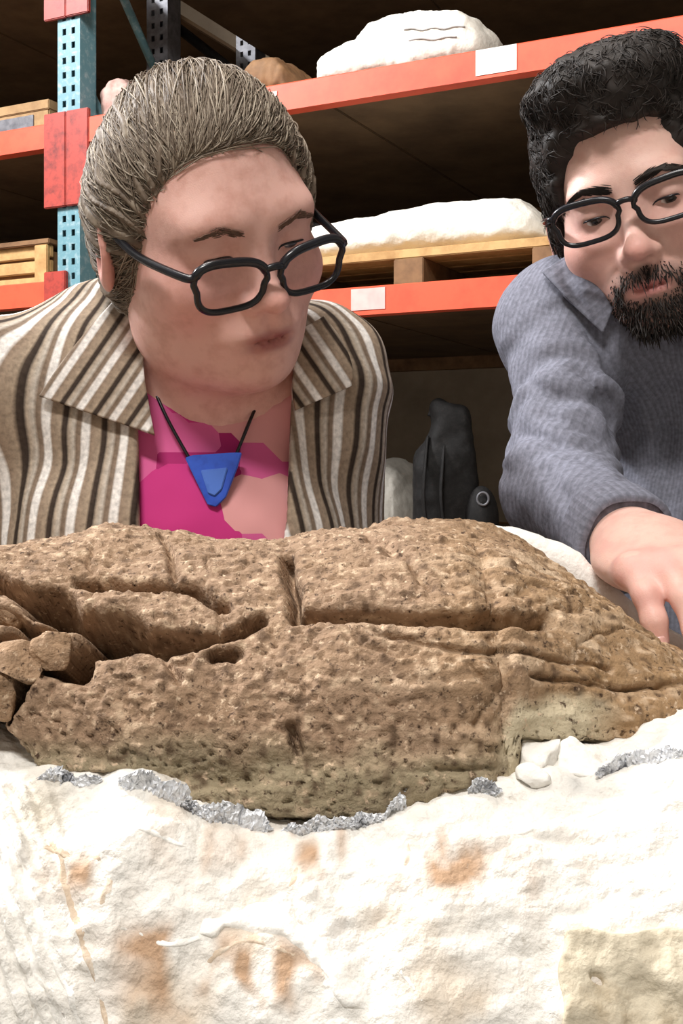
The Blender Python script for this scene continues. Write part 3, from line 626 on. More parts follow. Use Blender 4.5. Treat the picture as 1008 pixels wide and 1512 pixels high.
# ------------------------------------------------------------------ people
def rotm(y, p, r):
    cy, sy, cp, sp, cr, sr = math.cos(y), math.sin(y), math.cos(p), math.sin(p), math.cos(r), math.sin(r)
    Rz = np.array([[cy, -sy, 0], [sy, cy, 0], [0, 0, 1]]); Rx = np.array([[1, 0, 0], [0, cp, -sp], [0, sp, cp]]); Ry = np.array([[cr, 0, sr], [0, 1, 0], [-sr, 0, cr]])
    return np.diag([-1., -1., 1.]) @ Rz @ Rx @ Ry
def head_sdf(q, o):
    """head in its own frame: x to the person's right, y forward, z up, origin between the eyes' level and the ears"""
    W = o.get('wide', 1.0); q = q * np.array([1 / W, 1, 1], np.float32); ax = q.copy(); ax[:, 0] = np.abs(ax[:, 0])
    d = ell(q, o.get('cc', (0, -.02, .035)), o.get('cr', (.075, .096, .085)))
    d = smin(d, ell(q, (0, .018, -.03), (.062, .064, .08)), .03)
    d = smin(d, ell(q, (0, .026, -.074), (.052, .056, .040)), .03)
    d = smin(d, ell(ax, (.044, .008, -.068), (.018, .028, .030)), .03)
    d = smin(d, ell(q, (0, .068, -.099), (.021, .018, .014)), .022)
    d = smin(d, ell(ax, (.043, .047, -.032), (.024, .026, .022)), .025)
    d = smin(d, ell(ax, (.026, .069 - o.get('soft', 0), .019), (.024, .013, .009)), .018 + o.get('soft', 0) * 3)
    d = smax(d, -ell(ax, (.033, .097, -.003), (.021, .021, .015)), .016)
    d = smin(d, cap(q, (0, .073, .006), (0, .094, -.034), .0062, .0088), .012)
    d = smin(d, ell(q, (0, .0985, -.037), (.0105, .0105, .0090)), .010)
    d = smin(d, ell(ax, (.0115, .087, -.0405), (.0075, .010, .0065)), .007)
    d = smax(d, -ell(ax, (.0068, .096, -.0475), (.0036, .006, .004)), .003)
    d = smin(d, ell(ax, (.032, .0635, 0), (.0150, .0140, .0125)), .005)                     # lids
    d = smin(d, ell(q, (0, .074, -.066), (.030, .018, .016)), .015)
    d = smin(d, ell(q, (0, .0845, -.0655), (.021, .0075, .0042)), .005)
    d = smin(d, ell(q, (0, .0835, -.0755), (.018, .0085, .0054)), .005)
    d = smax(d, -ell(q, (0, .094, -.0706), (.024, .0095, .0014)), .003)
    d = smax(d, -ell(q, (0, .0945, -.056), (.004, .006, .008)), .006)
    d = smax(d, -ell(ax, (.032, .0785, o.get('lidz', -.005)), (.0125, .0085, o.get('lidh', .003))), .002)
    if o.get('jowl'): d = smin(d, ell(q, (0, .022, -.098), (.047, .052, .028)), .03)
    e = ell(ax, (.079, -.012, -.012), (.0075, .019, .032), np.array([[.93, .36, 0], [-.36, .93, 0], [0, 0, 1.]]))
    e = smax(e, -ell(ax, (.088, -.010, -.010), (.0075, .011, .019), np.array([[.93, .36, 0], [-.36, .93, 0], [0, 0, 1.]])), .004)
    return smin(d, e, .008)
def hand_sdf(p, wrist, Fv, N, Sd, bends, ls=1.0, spread=.10, thumb=(.55, .35, -.25)):
    """palm, four fingers of unequal length with three bent phalanges each, thumb leaving the side of the palm"""
    Fv = np.array(Fv, float); Fv /= np.linalg.norm(Fv); N = np.array(N, float); N -= Fv * (N @ Fv); N /= np.linalg.norm(N)
    Sd = np.array(Sd, float); Sd -= Fv * (Sd @ Fv) + N * (Sd @ N); Sd /= np.linalg.norm(Sd); W = np.asarray(wrist, float)
    R = np.stack([Sd, Fv, N], 1)
    d = ell(p, W + Fv * .048 * ls, (.041 * ls, .056 * ls, .016 * ls), R)
    d = smin(d, cap(p, W - Fv * .008, W + Fv * .02, .024 * ls, .026 * ls), .03)
    tips = []
    for (sx, ln, st), b in zip(((-.0285, .058, .074), (-.0095, .072, .082), (.0095, .078, .084), (.0285, .070, .080)), bends):
        a = W + (Sd * sx + Fv * st + N * .002) * ls; dr = Fv + Sd * sx / .031 * spread; dr /= np.linalg.norm(dr); ang = 0; r = .0093 * ls * (.88 if sx < -.03 else 1)
        d = smin(d, ell(p, a, (r * 1.18,) * 3), .012); f = None
        for fr, bb, r2 in zip((.46, .30, .24), b, (.92, .86, .76)):
            ang += bb; v = dr * math.cos(ang) - N * math.sin(ang); c = a + v * ln * fr * ls
            s_ = cap(p, a, c, r, .0093 * ls * r2); f = s_ if f is None else smin(f, s_, .004); a = c; r = .0093 * ls * r2
        tips.append((a, v)); d = smin(d, f, .006)
    a = W + (Sd * .024 + Fv * .022 - N * .006) * ls; v = Sd * thumb[0] + Fv * thumb[1] + N * thumb[2]; v /= np.linalg.norm(v); b = a + v * .044 * ls
    v2 = v + Fv * .5; v2 /= np.linalg.norm(v2); c = b + v2 * .030 * ls; v3 = v2 + Fv * .3; v3 /= np.linalg.norm(v3)
    d = smin(d, cap(p, a, b, .0165 * ls, .0115 * ls), .016); d = smin(d, cap(p, b, c, .0112 * ls, .010 * ls), .004); d = smin(d, cap(p, c, c + v3 * .022 * ls, .010 * ls, .0078 * ls), .003)
    return d, tips
def leg_chain(p, hip, knee, ankle, r): return smin(cap(p, hip, knee, r * 1.25, r * .8), cap(p, knee, ankle, r * .82, r * .5), .03)
def strands(paths, r, colors, sides=3):
    """paths: (n, m, 3) -> tapered hairs joined to one mesh"""
    n, m, _ = paths.shape; t = np.gradient(paths, axis=1); t /= np.linalg.norm(t, axis=2, keepdims=True) + 1e-9
    a = np.cross(t, np.array([.3, .5, .8])); a /= np.linalg.norm(a, axis=2, keepdims=True) + 1e-9; b = np.cross(t, a)
    tp = np.interp(np.linspace(0, 1, m), [0, .15, .7, 1], [.7, 1, .9, .15])[None, :, None] * np.reshape(r, (-1, 1, 1))
    V = np.stack([paths + tp * (math.cos(2 * math.pi * k / sides) * a + math.sin(2 * math.pi * k / sides) * b) for k in range(sides)], 2).reshape(-1, 3)
    base = (np.arange(n)[:, None] * m + np.arange(m - 1)[None]).ravel() * sides; F = []
    for k in range(sides): l = (k + 1) % sides; F.append(np.stack([base + k, base + l, base + sides + l, base + sides + k], 1))
    return V, np.vstack(F), np.repeat(colors, m * sides, 0)
def glasses(parent, org, H, R, zc, yc, wl, hl, rad, tilt, cat_eye, name='glasses'):
    """full-rim spectacles in the head frame: rims, bridge, two temples, two lenses"""
    T = lambda L: np.asarray(L, float) @ R.T + H
    g = None; lens = []
    parts = []
    for s in (1, -1):
        an = np.linspace(0, 2 * math.pi, 56, endpoint=False); c, sn = np.cos(an), np.sin(an)
        x = np.sign(c) * np.abs(c) ** .62 * wl / 2; z = np.sign(sn) * np.abs(sn) ** .72 * hl / 2
        z = z + cat_eye * np.clip(x / (wl / 2), -1, 1) * (z > 0) * .5; x = x * (1 + .10 * (z > 0))
        L = np.stack([s * (.0345 + x), yc - .16 * np.abs(.0345 + x) ** 1.0 * .5 + z * tilt, zc + z], 1)
        rr = np.full(56, rad) * np.where(sn > .35, 1.35, 1.0); parts.append(tube(T(L), rr, 8, True)); lens.append(L)
    B = spline([(.0345 - wl / 2, yc - .002, zc + .006), (.004, yc + .002, zc + .009), (-.004, yc + .002, zc + .009), (-.0345 + wl / 2, yc - .002, zc + .006)], 14); parts.append(tube(T(B), rad * 1.1, 8))
    V, F = join(parts); g = mk(name, V, F, M['frame'], parent, org)
    for s in (1, -1):
        xo = .0345 + wl / 2 + .001; y0 = yc - .08 * xo
        L = spline([(s * xo, y0, zc + hl * .32), (s * (xo + .006), y0 - .006, zc + hl * .32), (s * .079, .04, zc * .5 + .007), (s * .083, -.005, .008), (s * .082, -.025, -.006)], 30)
        V, F = tube(T(L), rad * 1.25, 8); mk('temple_arm', V, F, M['frame'], g, org)
    for L in lens:
        Q = T(L); cc = Q.mean(0); V = np.vstack([Q, cc[None]]); F = [[i, (i + 1) % 56, 56] for i in range(56)]; mk('lens', V, F, M['lens'], g, org)
    return g
def eyes(parent, org, H, R, look, iris):
    for s in (1, -1):
        bm = bmesh.new(); bmesh.ops.create_uvsphere(bm, u_segments=28, v_segments=20, radius=.0126); Q = np.array([v.co[:] for v in bm.verts]); F = [[v.index for v in f.verts] for f in bm.faces]; bm.free()
        lk = np.array(look, float); lk /= np.linalg.norm(lk); dt = (Q / np.linalg.norm(Q, axis=1, keepdims=True)) @ lk
        col = np.where(dt[:, None] > .965, np.array([[.01, .01, .01]]), np.where(dt[:, None] > .88, np.array([iris]), np.array([[.75, .72, .69]])))
        V = (Q + np.array([s * .032, .0635, 0])) @ R.T + H; mk('eye', V, F, M['eye'], parent, org, cols={'col': col})
def lashes(parent, org, H, R, fn, o):
    for s in (1, -1):
        t = np.linspace(-1, 1, 15); L = np.stack([s * .032 + t * .0125, np.full(15, .0785), o['lidz'] + o['lidh'] * np.sqrt(np.maximum(0, 1 - t * t)) * .9], 1) @ R.T + H
        L = project(fn, L, .0002, 4); V, F = tube(L, np.interp(np.abs(t), [0, .8, 1], [.0010, .0008, .0003]), 6); mk('eyelashes', V, F, M['frame'], parent, org)
M['eye'] = mat('eyeball', attr='col', rough=.15, noise=(300, 2, (.4, .3, .28), .75, .95))
M['skinw'] = mat('fair_skin_warm', attr='col', rough=.5, noise=[(60, 3, lin(206, 146, 130), .45, .9)], bump=(900, .25, .0008), spec=.4, sss=.12)
M['skinm'] = mat('fair_skin_pale', attr='col', rough=.5, noise=[(60, 3, lin(216, 162, 150), .45, .9)], bump=(900, .25, .0008), spec=.4, sss=.12)
M['hair'] = mat('hair_strands', attr='col', rough=.6, noise=[(500, 2, (.05, .04, .035), .62, .85)], spec=.3)
M['jeans'] = mat('dark_trousers', lin(48, 52, 64), .85, noise=(200, 3, lin(36, 40, 52), .4, .6), bump=(300, .3, .001))
M['shoe'] = mat('dark_shoe', lin(40, 36, 34), .6, noise=(60, 3, lin(28, 26, 25), .4, .6))
def shoes(parent, org, spots):
    for x, y in spots:
        f = lambda p: smax(smin(ell(p, (x, y - .05, .035), (.045, .12, .045)), ell(p, (x, y + .03, .07), (.042, .055, .07)), .03), -p[:, 2] + .002, .006)
        V, F = mesh_sdf(f, np.arange(x - .08, x + .08, .008, np.float32), np.arange(y - .2, y + .12, .008, np.float32), np.arange(-.012, .16, .008, np.float32)); mk('shoe', V, F, M['shoe'], parent, org)
def loft(fn, ra, rb, nu, nv, d0, d1, off, smooth=6):
    """cloth flap between two pixel rails, laid on the garment that the sight lines meet, lifted off it by off"""
    A = spline([(a, b, 0) for a, b in ra], nu)[:, :2]; B = spline([(a, b, 0) for a, b in rb], nu)[:, :2]; t = np.linspace(0, 1, nv)
    G = A[:, None] * (1 - t)[None, :, None] + B[:, None] * t[None, :, None]; d, _ = march(fn, G[..., 0].ravel(), G[..., 1].ravel(), d0, d1); d = d.reshape(nu, nv); lim = d.copy()
    for _ in range(smooth):
        e = np.pad(d, 1, mode='edge'); d = np.minimum((e[:-2, 1:-1] + e[2:, 1:-1] + e[1:-1, :-2] + e[1:-1, 2:] + e[1:-1, 1:-1]) / 5, lim)
    d = d - off; V = np.stack([(G[..., 0] - CX) / FPX * d, d, CZ + (HY - G[..., 1]) / FPX * d], -1).reshape(-1, 3)
    return V, grid_faces(nu, nv), G

# ---------------------------------------- the woman in the striped jacket
WH = np.array([-.106, .905, CZ + .194]); WR = rotm(math.radians(38), math.radians(-23.4), math.radians(18.2)); WB = np.array([-.14, 1.02, 0])
WO = dict(soft=.004, wide=1.05, jowl=True, lidz=-.0070, lidh=.0028, cc=(0, -.008, .030), cr=(.070, .083, .077))
wl = lambda L: np.asarray(L, float) @ WR.T + WH
SR, SL = P(-12, 585, .97), P(470, 572, 1.02); NB = np.array([-.115, 1.005, CZ + .055])
ER, EL = np.array([-.335, 1.02, 1.06]), np.array([-.008, 1.06, 1.06]); HR, HL = np.array([-.33, 1.02, .83]), np.array([.0, 1.07, .83])
def w_core(p):
    d = ell(p, (-.145, 1.02, 1.16), (.150, .105, .19)); d = smin(d, ell(p, (-.145, 1.035, .93), (.15, .105, .14)), .08)
    d = smin(d, cap(p, SR, SL, .045, .043), .06); d = smin(d, cap(p, NB + np.array([-.09, .0, -.005]), NB + np.array([.06, .02, -.005]), .05, .045), .05)
    d = smin(d, ell(p, (-.185, .955, 1.18), (.065, .05, .06)), .05); d = smin(d, ell(p, (-.085, .965, 1.18), (.062, .05, .06)), .05)
    return d
def w_arms(p, g=0): return np.minimum(smin(cap(p, SR, ER, .045, .038), cap(p, ER, HR, .037, .027), .02), smin(cap(p, SL, EL, .043, .037), cap(p, EL, HL, .036, .026), .02))
def w_neck(p): return cap(p, wl((0, -.022, -.06)), NB + np.array([0, .005, -.01]), .050, .056)
def w_legs(p): return np.minimum(leg_chain(p, (-.215, 1.04, .86), (-.225, 1.02, .47), (-.225, 1.06, .09), .07), leg_chain(p, (-.075, 1.04, .86), (-.065, 1.02, .47), (-.065, 1.06, .09), .07))
def w_body(p):
    q = ((p - WH.astype(np.float32)) @ WR.astype(np.float32)); d = head_sdf(q, WO); d = smin(d, w_neck(p), .035)
    b = smin(w_core(p), w_arms(p), .03); b = smin(b, w_legs(p), .04)
    for hw, sd in ((HR, (.2, -1, 0)), (HL, (-.2, -1, 0))):
        h, _ = hand_sdf(p, hw - np.array([0, 0, .02]), (0, -.1, -1), (-np.sign(sd[0]), 0, .0), sd, [(.2, .3, .2)] * 4, .92); b = smin(b, h, .012)
    return smin(d, b, .03)
V, F = mesh_sdf(w_body, axis(-.42, .12, -.21, .0, .0022, .006), axis(.80, 1.22, .80, .99, .0022, .006), axis(.02, 1.60, 1.30, 1.57, .0022, .006)); V = relax(V, F, 1, .4)
q = (V - WH) @ WR; ax = np.abs(q[:, 0]); hd = np.clip(1 - (np.linalg.norm(q, axis=1) - .14) / .03, 0, 1)
def face_col(q, base, blush, lip, lipc, nose=.4):
    ax = np.abs(q[:, 0]); g = lambda x, y, z, r: np.exp(-((ax - x) ** 2 + (q[:, 1] - y) ** 2 + (q[:, 2] - z) ** 2) / r ** 2); c = np.tile(np.array(base), (len(q), 1))
    c = mixc(c, np.array(blush), g(.045, .06, -.035, .028) * .55 + g(0, .105, -.04, .016) * nose + g(.08, -.01, -.01, .03) * .6)
    c = mixc(c, np.array(lipc), lip * np.exp(-(ax / .021) ** 4 - ((q[:, 2] + .0706) / .0085) ** 4) * (q[:, 1] > .075)); return c
cw = face_col(q, lin(236, 188, 176), lin(226, 148, 140), .95, lin(150, 78, 78))
wom = mk('person', V, F, M['skinw'], None, WB, cols={'col': cw})
tag(wom, 'person in a brown and white striped jacket bending over the fossil, with blue pendant', 'person')
eyes(wom, WB, WH, WR, (-.1, .7, -.65), (.10, .13, .16)); lashes(wom, WB, WH, WR, w_body, WO)
# hair swept back to a bun
BUN = P(290, 166, .985); bl = (BUN - WH) @ WR
def supell(q, c, r, e):
    a = np.abs((q - np.asarray(c, np.float32)) / np.asarray(r, np.float32)); k = (a ** e).sum(1) ** (1 / e); return (k - 1) * min(r)
bax = bl / np.linalg.norm(bl); be1 = np.cross(bax, [0, 0, 1.]); be1 /= np.linalg.norm(be1); be2 = np.cross(bax, be1)
WIN = ((.009, .108, -.050), (.083, .086, .130), 3.2)
def w_hair(p, streak=True):
    q = (p - WH.astype(np.float32)) @ WR.astype(np.float32)
    d = ell(q, (-.002, -.010, .030), (.077, .089, .083)); d = smin(d, ell(q, (.060, -.024, -.010), (.021, .040, .060)), .03); d = smin(d, ell(q, (.074, -.012, .012), (.012, .024, .024)), .02); d = smin(d, ell(q, (-.068, -.02, .0), (.020, .05, .055)), .03)
    d = smin(d, ell(q, (.01, -.058, -.02), (.052, .040, .066)), .03)
    d = smax(d, -supell(q, *WIN), .010); d = smax(d, -ell(q, (0, .09, -.12), (.12, .11, .10)), .01)
    d = smin(d, ell(p, BUN, (.040, .042, .036)), .016)
    if streak:
        an_ = np.arctan2(q @ be1.astype(np.float32), q @ be2.astype(np.float32)); w_ = vnoise(p, 26, 3) * .16
        d = d + (.0020 * np.sin((an_ + w_) * 34) + .0013 * np.sin((an_ + w_) * 83 + 2)).astype(np.float32) + .003 * vnoise(p, 38, 7).astype(np.float32)
    return d
V, F = mesh_sdf(w_hair, np.arange(-.27, .04, .0024, np.float32), np.arange(.78, 1.10, .0024, np.float32), np.arange(1.30, 1.64, .0024, np.float32))
hc0, hc1, hc2 = np.array(lin(86, 72, 62)), np.array(lin(150, 134, 116)), np.array(lin(206, 194, 176))
def hair_col(q, r):
    return mixc(mixc(np.tile(hc0, (len(q), 1)), hc1, .45 + r * .5), hc2, r * .7 - .1)     # strand-to-strand variation only
q = (V - WH) @ WR; hair = mk('hair', V, F, M['hair'], wom, WB, cols={'col': hair_col(q, vnoise(V, 120, 3) * .6)})
N_ = 7000; th = rng.uniform(-2.6, 2.6, N_); f0 = rng.uniform(0, .75, N_)
root = np.stack([.006 + .086 * np.sign(np.sin(th)) * np.abs(np.sin(th)) ** .8, .105 - .05 * (1 - np.cos(th)) * .9 - .012 * np.abs(np.sin(th)), -.045 + .128 * np.sign(np.cos(th)) * np.abs(np.cos(th)) ** .8], 1)
bt = bl + rng.normal(0, .020, (N_, 3)); t = np.linspace(0, 1, 16)[None, :, None]
t0 = f0[:, None, None]; tt = t0 + (1 - t0) * t * rng.uniform(.45, 1, N_)[:, None, None]; c0 = np.array([0, -.02, .03])
dirs = (root - c0)[:, None] * (1 - tt) + (bt - c0)[:, None] * tt; dirs /= np.linalg.norm(dirs, axis=2, keepdims=True); ln = np.linalg.norm(root - c0, axis=1)[:, None, None] * (1 - tt) + np.linalg.norm(bt - c0, axis=1)[:, None, None] * tt
pth = (c0 + dirs * np.maximum(ln, .09)); pth = pth.reshape(-1, 3) @ WR.T + WH
wv = (lambda p: w_hair(p, False)); pp = project(wv, pth, .0015, 4).reshape(N_, 16, 3)
k_ = rng.uniform(0, 6.28, N_)[:, None]; pp += (np.sin(np.linspace(0, 9, 16)[None] + k_) * .0009)[..., None] * rng.normal(0, 1, (N_, 1, 3)) + (rng.uniform(0, 1, N_) ** 4 * .006)[:, None, None] * np.array([0, 0, 1])
qq = (pp[:, 8] - WH) @ WR; ok = (np.abs(np.array([wv(x.astype(np.float32)) for x in pp])).max(1) < .02) & (supell(((pp.reshape(-1, 3) - WH) @ WR).astype(np.float32), *WIN).reshape(N_, 16).min(1) > -.006)
pp = pp[ok]; qq = qq[ok]; V, F, cc = strands(pp, rng.uniform(.0003, .0008, len(pp)), hair_col(qq, rng.uniform(-.5, .9, len(pp)))); mk('hair_strands', V, F, M['hair'], hair, WB, cols={'col': cc})
def brow(parent, org, H, R, fn, x0, x1, z0, zm, z1, n, col, ln, y=.085):
    for s in (1, -1):
        t = rng.uniform(0, 1, n); x = x0 + (x1 - x0) * t; z = np.where(t < .6, z0 + (zm - z0) * t / .6, zm + (z1 - zm) * (t - .6) / .4) + rng.normal(0, .0018, n)
        r0 = np.stack([s * x, np.full(n, y), z], 1) @ R.T + H; r0 = project(fn, r0, -.0005, 5); dr = np.stack([np.full(n, s * .9), np.zeros(n), np.where(t < .5, .35, -.25)], 1) @ R.T
        m = np.linspace(0, 1, 4)[None, :, None] * ln; pth = r0[:, None] + dr[:, None] * m; pth = project(fn, pth.reshape(-1, 3), .001, 2).reshape(n, 4, 3)
        V, F, cc = strands(pth, np.full(n, .0005), np.tile(np.array(col), (n, 1)) * rng.uniform(.7, 1.3, (n, 1))); mk('eyebrow', V, F, M['hair'], parent, org, cols={'col': cc})
brow(wom, WB, WH, WR, w_body, .014, .050, .013, .018, .012, 90, lin(120, 92, 78), .007)
glasses(wom, WB, WH, WR, -.018, .100, .053, .037, .0026, .12, .006)
# pink top
def w_pink(p):
    d = w_core(p) - .004; q = p - np.array(P(322, 610, .93), np.float32); return smax(d, -ell(p, P(330, 545, .95), (.062, .10, .034)), .006) + .0012 * fbm(p, 40, 2, 8).astype(np.float32)
pk = lambda p: smax(smax(w_pink(p), p[:, 2] - (CZ + .098), .004), .90 - p[:, 2], .01)
V, F = mesh_sdf(pk, np.arange(-.33, .06, .005, np.float32), np.arange(.86, 1.16, .005, np.float32), np.arange(.88, 1.37, .005, np.float32))
pxp = CX + V[:, 0] / V[:, 1] * FPX; pyp = HY - (V[:, 2] - CZ) / V[:, 1] * FPX
def pink_mat():
    m = mat('pink_print', lin(206, 62, 138), .8); nt = m.node_tree; L = nt.links; b = nt.nodes['Principled BSDF']; tc = nt.nodes.new('ShaderNodeTexCoord')
    v = nt.nodes.new('ShaderNodeTexVoronoi'); v.inputs['Scale'].default_value = 19; v.distance = 'MANHATTAN'; L.new(tc.outputs['Object'], v.inputs['Vector']); sp = nt.nodes.new('ShaderNodeSeparateColor'); L.new(v.outputs['Color'], sp.inputs[0])
    cr = nt.nodes.new('ShaderNodeValToRGB'); cr.color_ramp.interpolation = 'CONSTANT'; e = cr.color_ramp.elements; e.new(.4); e.new(.7)
    for x, (p_, c_) in zip(e, ((0, lin(200, 44, 126)), (.42, lin(214, 92, 150)), (.66, lin(226, 160, 160)), (.86, lin(170, 24, 104)))) if len(e) > 3 else zip(e, ((0, lin(202, 46, 128)), (.5, lin(216, 100, 152)), (.74, lin(226, 164, 160)), (1, lin(170, 24, 104)))): x.position = p_; x.color = (*c_, 1)
    L.new(sp.outputs[0], cr.inputs[0]); L.new(cr.outputs[0], b.inputs['Base Color']); return m
M['pink'] = pink_mat()
top = mk('pink_top', V, F, M['pink'], wom, WB)
# striped jacket: shell over torso and arms, open at the front
def w_out(p):
    s = fbm(p, 16, 2, 33).astype(np.float32) * .004 + np.sin(p[:, 2] * 70 + vnoise(p, 14, 2) * 4).astype(np.float32) * .0012
    d = smin(w_core(p) - .015, w_arms(p) - .014, .03)
    d = smin(d, cap(p, P(205, 470, 1.0), P(160, 500, 1.0), .042, .046), .05); d = smin(d, cap(p, P(470, 520, 1.02), P(440, 530, 1.03), .034, .032), .04)
    return d + s
def w_jacket(p):
    d = w_out(p); d = smax(d, -np.minimum(w_core(p) - .0045, w_arms(p) - .003), .002)
    x = CX + p[:, 0] / p[:, 1] * FPX; y = HY - (p[:, 2] - CZ) / p[:, 1] * FPX
    xl = np.interp(p[:, 2], [.85, 1.2, 1.28, 1.34, 1.5], [-.125, -.155, -.162, -.17, -.165]); xr = np.interp(p[:, 2], [.85, 1.2, 1.30, 1.34, 1.5], [-.075, -.045, -.042, -.040, -.05])
    gap = np.maximum(np.maximum(xl - p[:, 0], p[:, 0] - xr), p[:, 1] - 1.0); d = smax(d, -gap.astype(np.float32), .004)
    d = smax(d, -(w_neck(p) - .010), .006); return smax(d, .80 - p[:, 2], .01)
V, F = mesh_sdf(w_jacket, axis(-.42, .12, -.36, .07, .0042, .006), axis(.84, 1.2, .86, 1.02, .0042, .006), axis(.78, 1.46, 1.14, 1.42, .0042, .007)); V = relax(V, F, 1, .4)
def su_of(V): 
    a = np.arctan2(V[:, 0] + .145, -(V[:, 1] - 1.06)) * .155; bend = vnoise(V, 12, 5) * .004
    arm = np.clip((-.285 - V[:, 0]) / .02, 0, 1); a = a * (1 - arm) + (V[:, 0] * .9 + V[:, 1] * .4) * arm; return (a + bend) / .029
st = [(0, lin(232, 226, 220)), (.16, lin(238, 234, 230)), (.22, lin(150, 130, 112)), (.44, lin(168, 150, 130)), (.5, lin(70, 58, 50)), (.60, lin(60, 50, 44)), (.66, lin(176, 160, 142)), (.78, lin(196, 186, 174)), (.86, lin(128, 110, 94)), (.95, lin(140, 122, 106)), (1, lin(228, 222, 216))]
M['stripe'] = stripe_mat('striped_weave', st)
jac = mk('striped_jacket', V, F, M['stripe'], wom, WB, cols={'su': su_of(V)})
for ra, rb, k in (([(58, 585), (92, 535), (140, 476), (188, 424)], [(228, 642), (219, 592), (212, 540), (212, 440)], 1), ([(518, 570), (520, 545), (505, 505), (478, 468)], [(436, 606), (432, 575), (434, 540), (446, 486)], -1)):
    V, F, G = loft(w_out, ra, rb, 34, 24, .7, 1.12, .007); su = (G[..., 0] * .80 + k * G[..., 1] * .55).ravel() / 47.0
    mk('lapel', V, F, M['stripe'], jac, WB, cols={'su': su}, solid=.004)
# cord and blue pendant
tk = lambda x, y, o: (lambda r: r[1][0] + np.array([0, -o, 0]))(march(lambda p: np.minimum(w_pink(p), w_neck(p)), [x], [y], .7, 1.1))
for pl in ([(222, 560), (248, 618), (280, 676)], [(392, 572), (372, 616), (350, 670)]):
    V, F = tube(spline([tk(x, y, .005) for x, y in pl], 24), .0015, 6); cord = mk('necklace_cord', V, F, M['frame'], wom, WB)
M['blue'] = mat('blue_resin', lin(38, 84, 196), .3, noise=(60, 3, lin(24, 62, 168), .45, .7)); M['blue2'] = mat('blue_resin_light', lin(74, 116, 206), .3, noise=(60, 3, lin(54, 96, 190), .45, .7))
pc = tk(315, 705, .007)
def plate(poly, m, th, off, parent, name):
    bm = bmesh.new(); vs = [bm.verts.new(((x - 315) / FPX * pc[1] , off, -(y - 705) / FPX * pc[1])) for x, y in poly]; f = bm.faces.new(vs); r = bmesh.ops.extrude_face_region(bm, geom=[f])
    for v in r['geom']:
        if isinstance(v, bmesh.types.BMVert): v.co.y += th
    bmesh.ops.recalc_face_normals(bm, faces=bm.faces[:]); bmesh.ops.bevel(bm, geom=bm.edges[:], offset=.0007, segments=2, affect='EDGES'); bm.verts.index_update()
    V = np.array([v.co[:] for v in bm.verts]); Fp = [[v.index for v in g.verts] for g in bm.faces]; bm.free(); V[:, 1] += V[:, 2] * .25 ; return mk(name, V + pc, Fp, m, parent, WB, smooth=False)
plate([(274, 676), (284, 672), (345, 668), (358, 668), (352, 690), (336, 734), (322, 748), (310, 745), (302, 730)], M['blue'], .006, -.003, cord, 'pendant')
plate([(298, 694), (338, 690), (330, 722), (320, 732), (310, 728)], M['blue2'], .003, -.0048, cord, 'pendant_face')
def w_trs(p): return smax(smin(w_legs(p) - .012, ell(p, (-.145, 1.035, .9), (.160, .115, .13)), .04), p[:, 2] - .92, .01)
V, F = mesh_sdf(lambda p: smax(w_trs(p), .07 - p[:, 2], .01), np.arange(-.36, .08, .009, np.float32), np.arange(.88, 1.2, .009, np.float32), np.arange(.04, .98, .009, np.float32)); mk('trousers', V, F, M['jeans'], wom, WB)
shoes(wom, WB, [(-.225, 1.05), (-.065, 1.05)])

# ---------------------------------------- the man in the grey shirt
MH = np.array([.270, 1.05, CZ + .246]); MR = rotm(math.radians(-20), math.radians(-17), math.radians(13)); MB = np.array([.42, 1.2, 0])
MO = dict(wide=1.0, lidz=-.006, lidh=.0026); ml = lambda L: np.asarray(L, float) @ MR.T + MH
S1, E1, W1 = P(842, 478, 1.10), P(826, 728, .985), P(936, 809, .83); S2 = np.array([.60, 1.16, CZ + .13]); E2 = np.array([.69, 1.14, 1.11]); W2 = np.array([.66, .99, .96]); MN = np.array([.385, 1.165, CZ + .105])
def m_core(p):
    d = ell(p, (.41, 1.17, 1.13), (.165, .115, .23)); d = smin(d, ell(p, (.42, 1.2, .92), (.16, .115, .16)), .08); d = smin(d, cap(p, S1, S2, .05, .05), .07); d = smin(d, cap(p, MN + np.array([-.08, .0, -.01]), MN + np.array([.1, 0, -.01]), .06), .05); return d
def m_arm1(p): return smin(cap(p, S1, E1, .044, .034), cap(p, E1, W1, .034, .024), .015)
def m_arm2(p): return smin(cap(p, S2, E2, .046, .038), cap(p, E2, W2, .037, .026), .02)
def m_neck(p): return cap(p, ml((0, -.022, -.06)), MN, .055, .062)
def m_legs(p): return np.minimum(leg_chain(p, (.34, 1.21, .86), (.33, 1.2, .48), (.33, 1.24, .09), .075), leg_chain(p, (.50, 1.21, .86), (.51, 1.2, .48), (.51, 1.24, .09), .075))
HF, HN, HS = np.array([.10, -.98, -.10]), np.array([-.15, -.12, .98]), np.array([1.0, .1, .12])
bends = [(.42, .55, .4), (.40, .55, .4), (.36, .55, .4), (.30, .5, .35)]
def m_body(p):
    q = ((p - MH.astype(np.float32)) @ MR.astype(np.float32)); d = head_sdf(q, MO); d = smin(d, m_neck(p), .03); b = smin(m_core(p), np.minimum(m_arm1(p), m_arm2(p)), .02); b = smin(b, m_legs(p), .04)
    h, _ = hand_sdf(p, W1, HF, HN, HS, bends, 1.0, .03, (.6, .55, -.35)); b = smin(b, h, .012)
    h2, _ = hand_sdf(p, W2, (-.3, -.7, -.3), (0, -.3, 1), (-1, .2, 0), [(.2, .3, .2)] * 4, 1.0); b = smin(b, h2, .012)
    return smin(d, b, .025)
V, F = mesh_sdf(m_body, axis(.1, .78, .17, .40, .0022, .006), axis(.66, 1.36, .70, 1.12, .0024, .007), axis(.02, 1.68, 1.09, 1.64, .0024, .008)); V = relax(V, F, 1, .4)
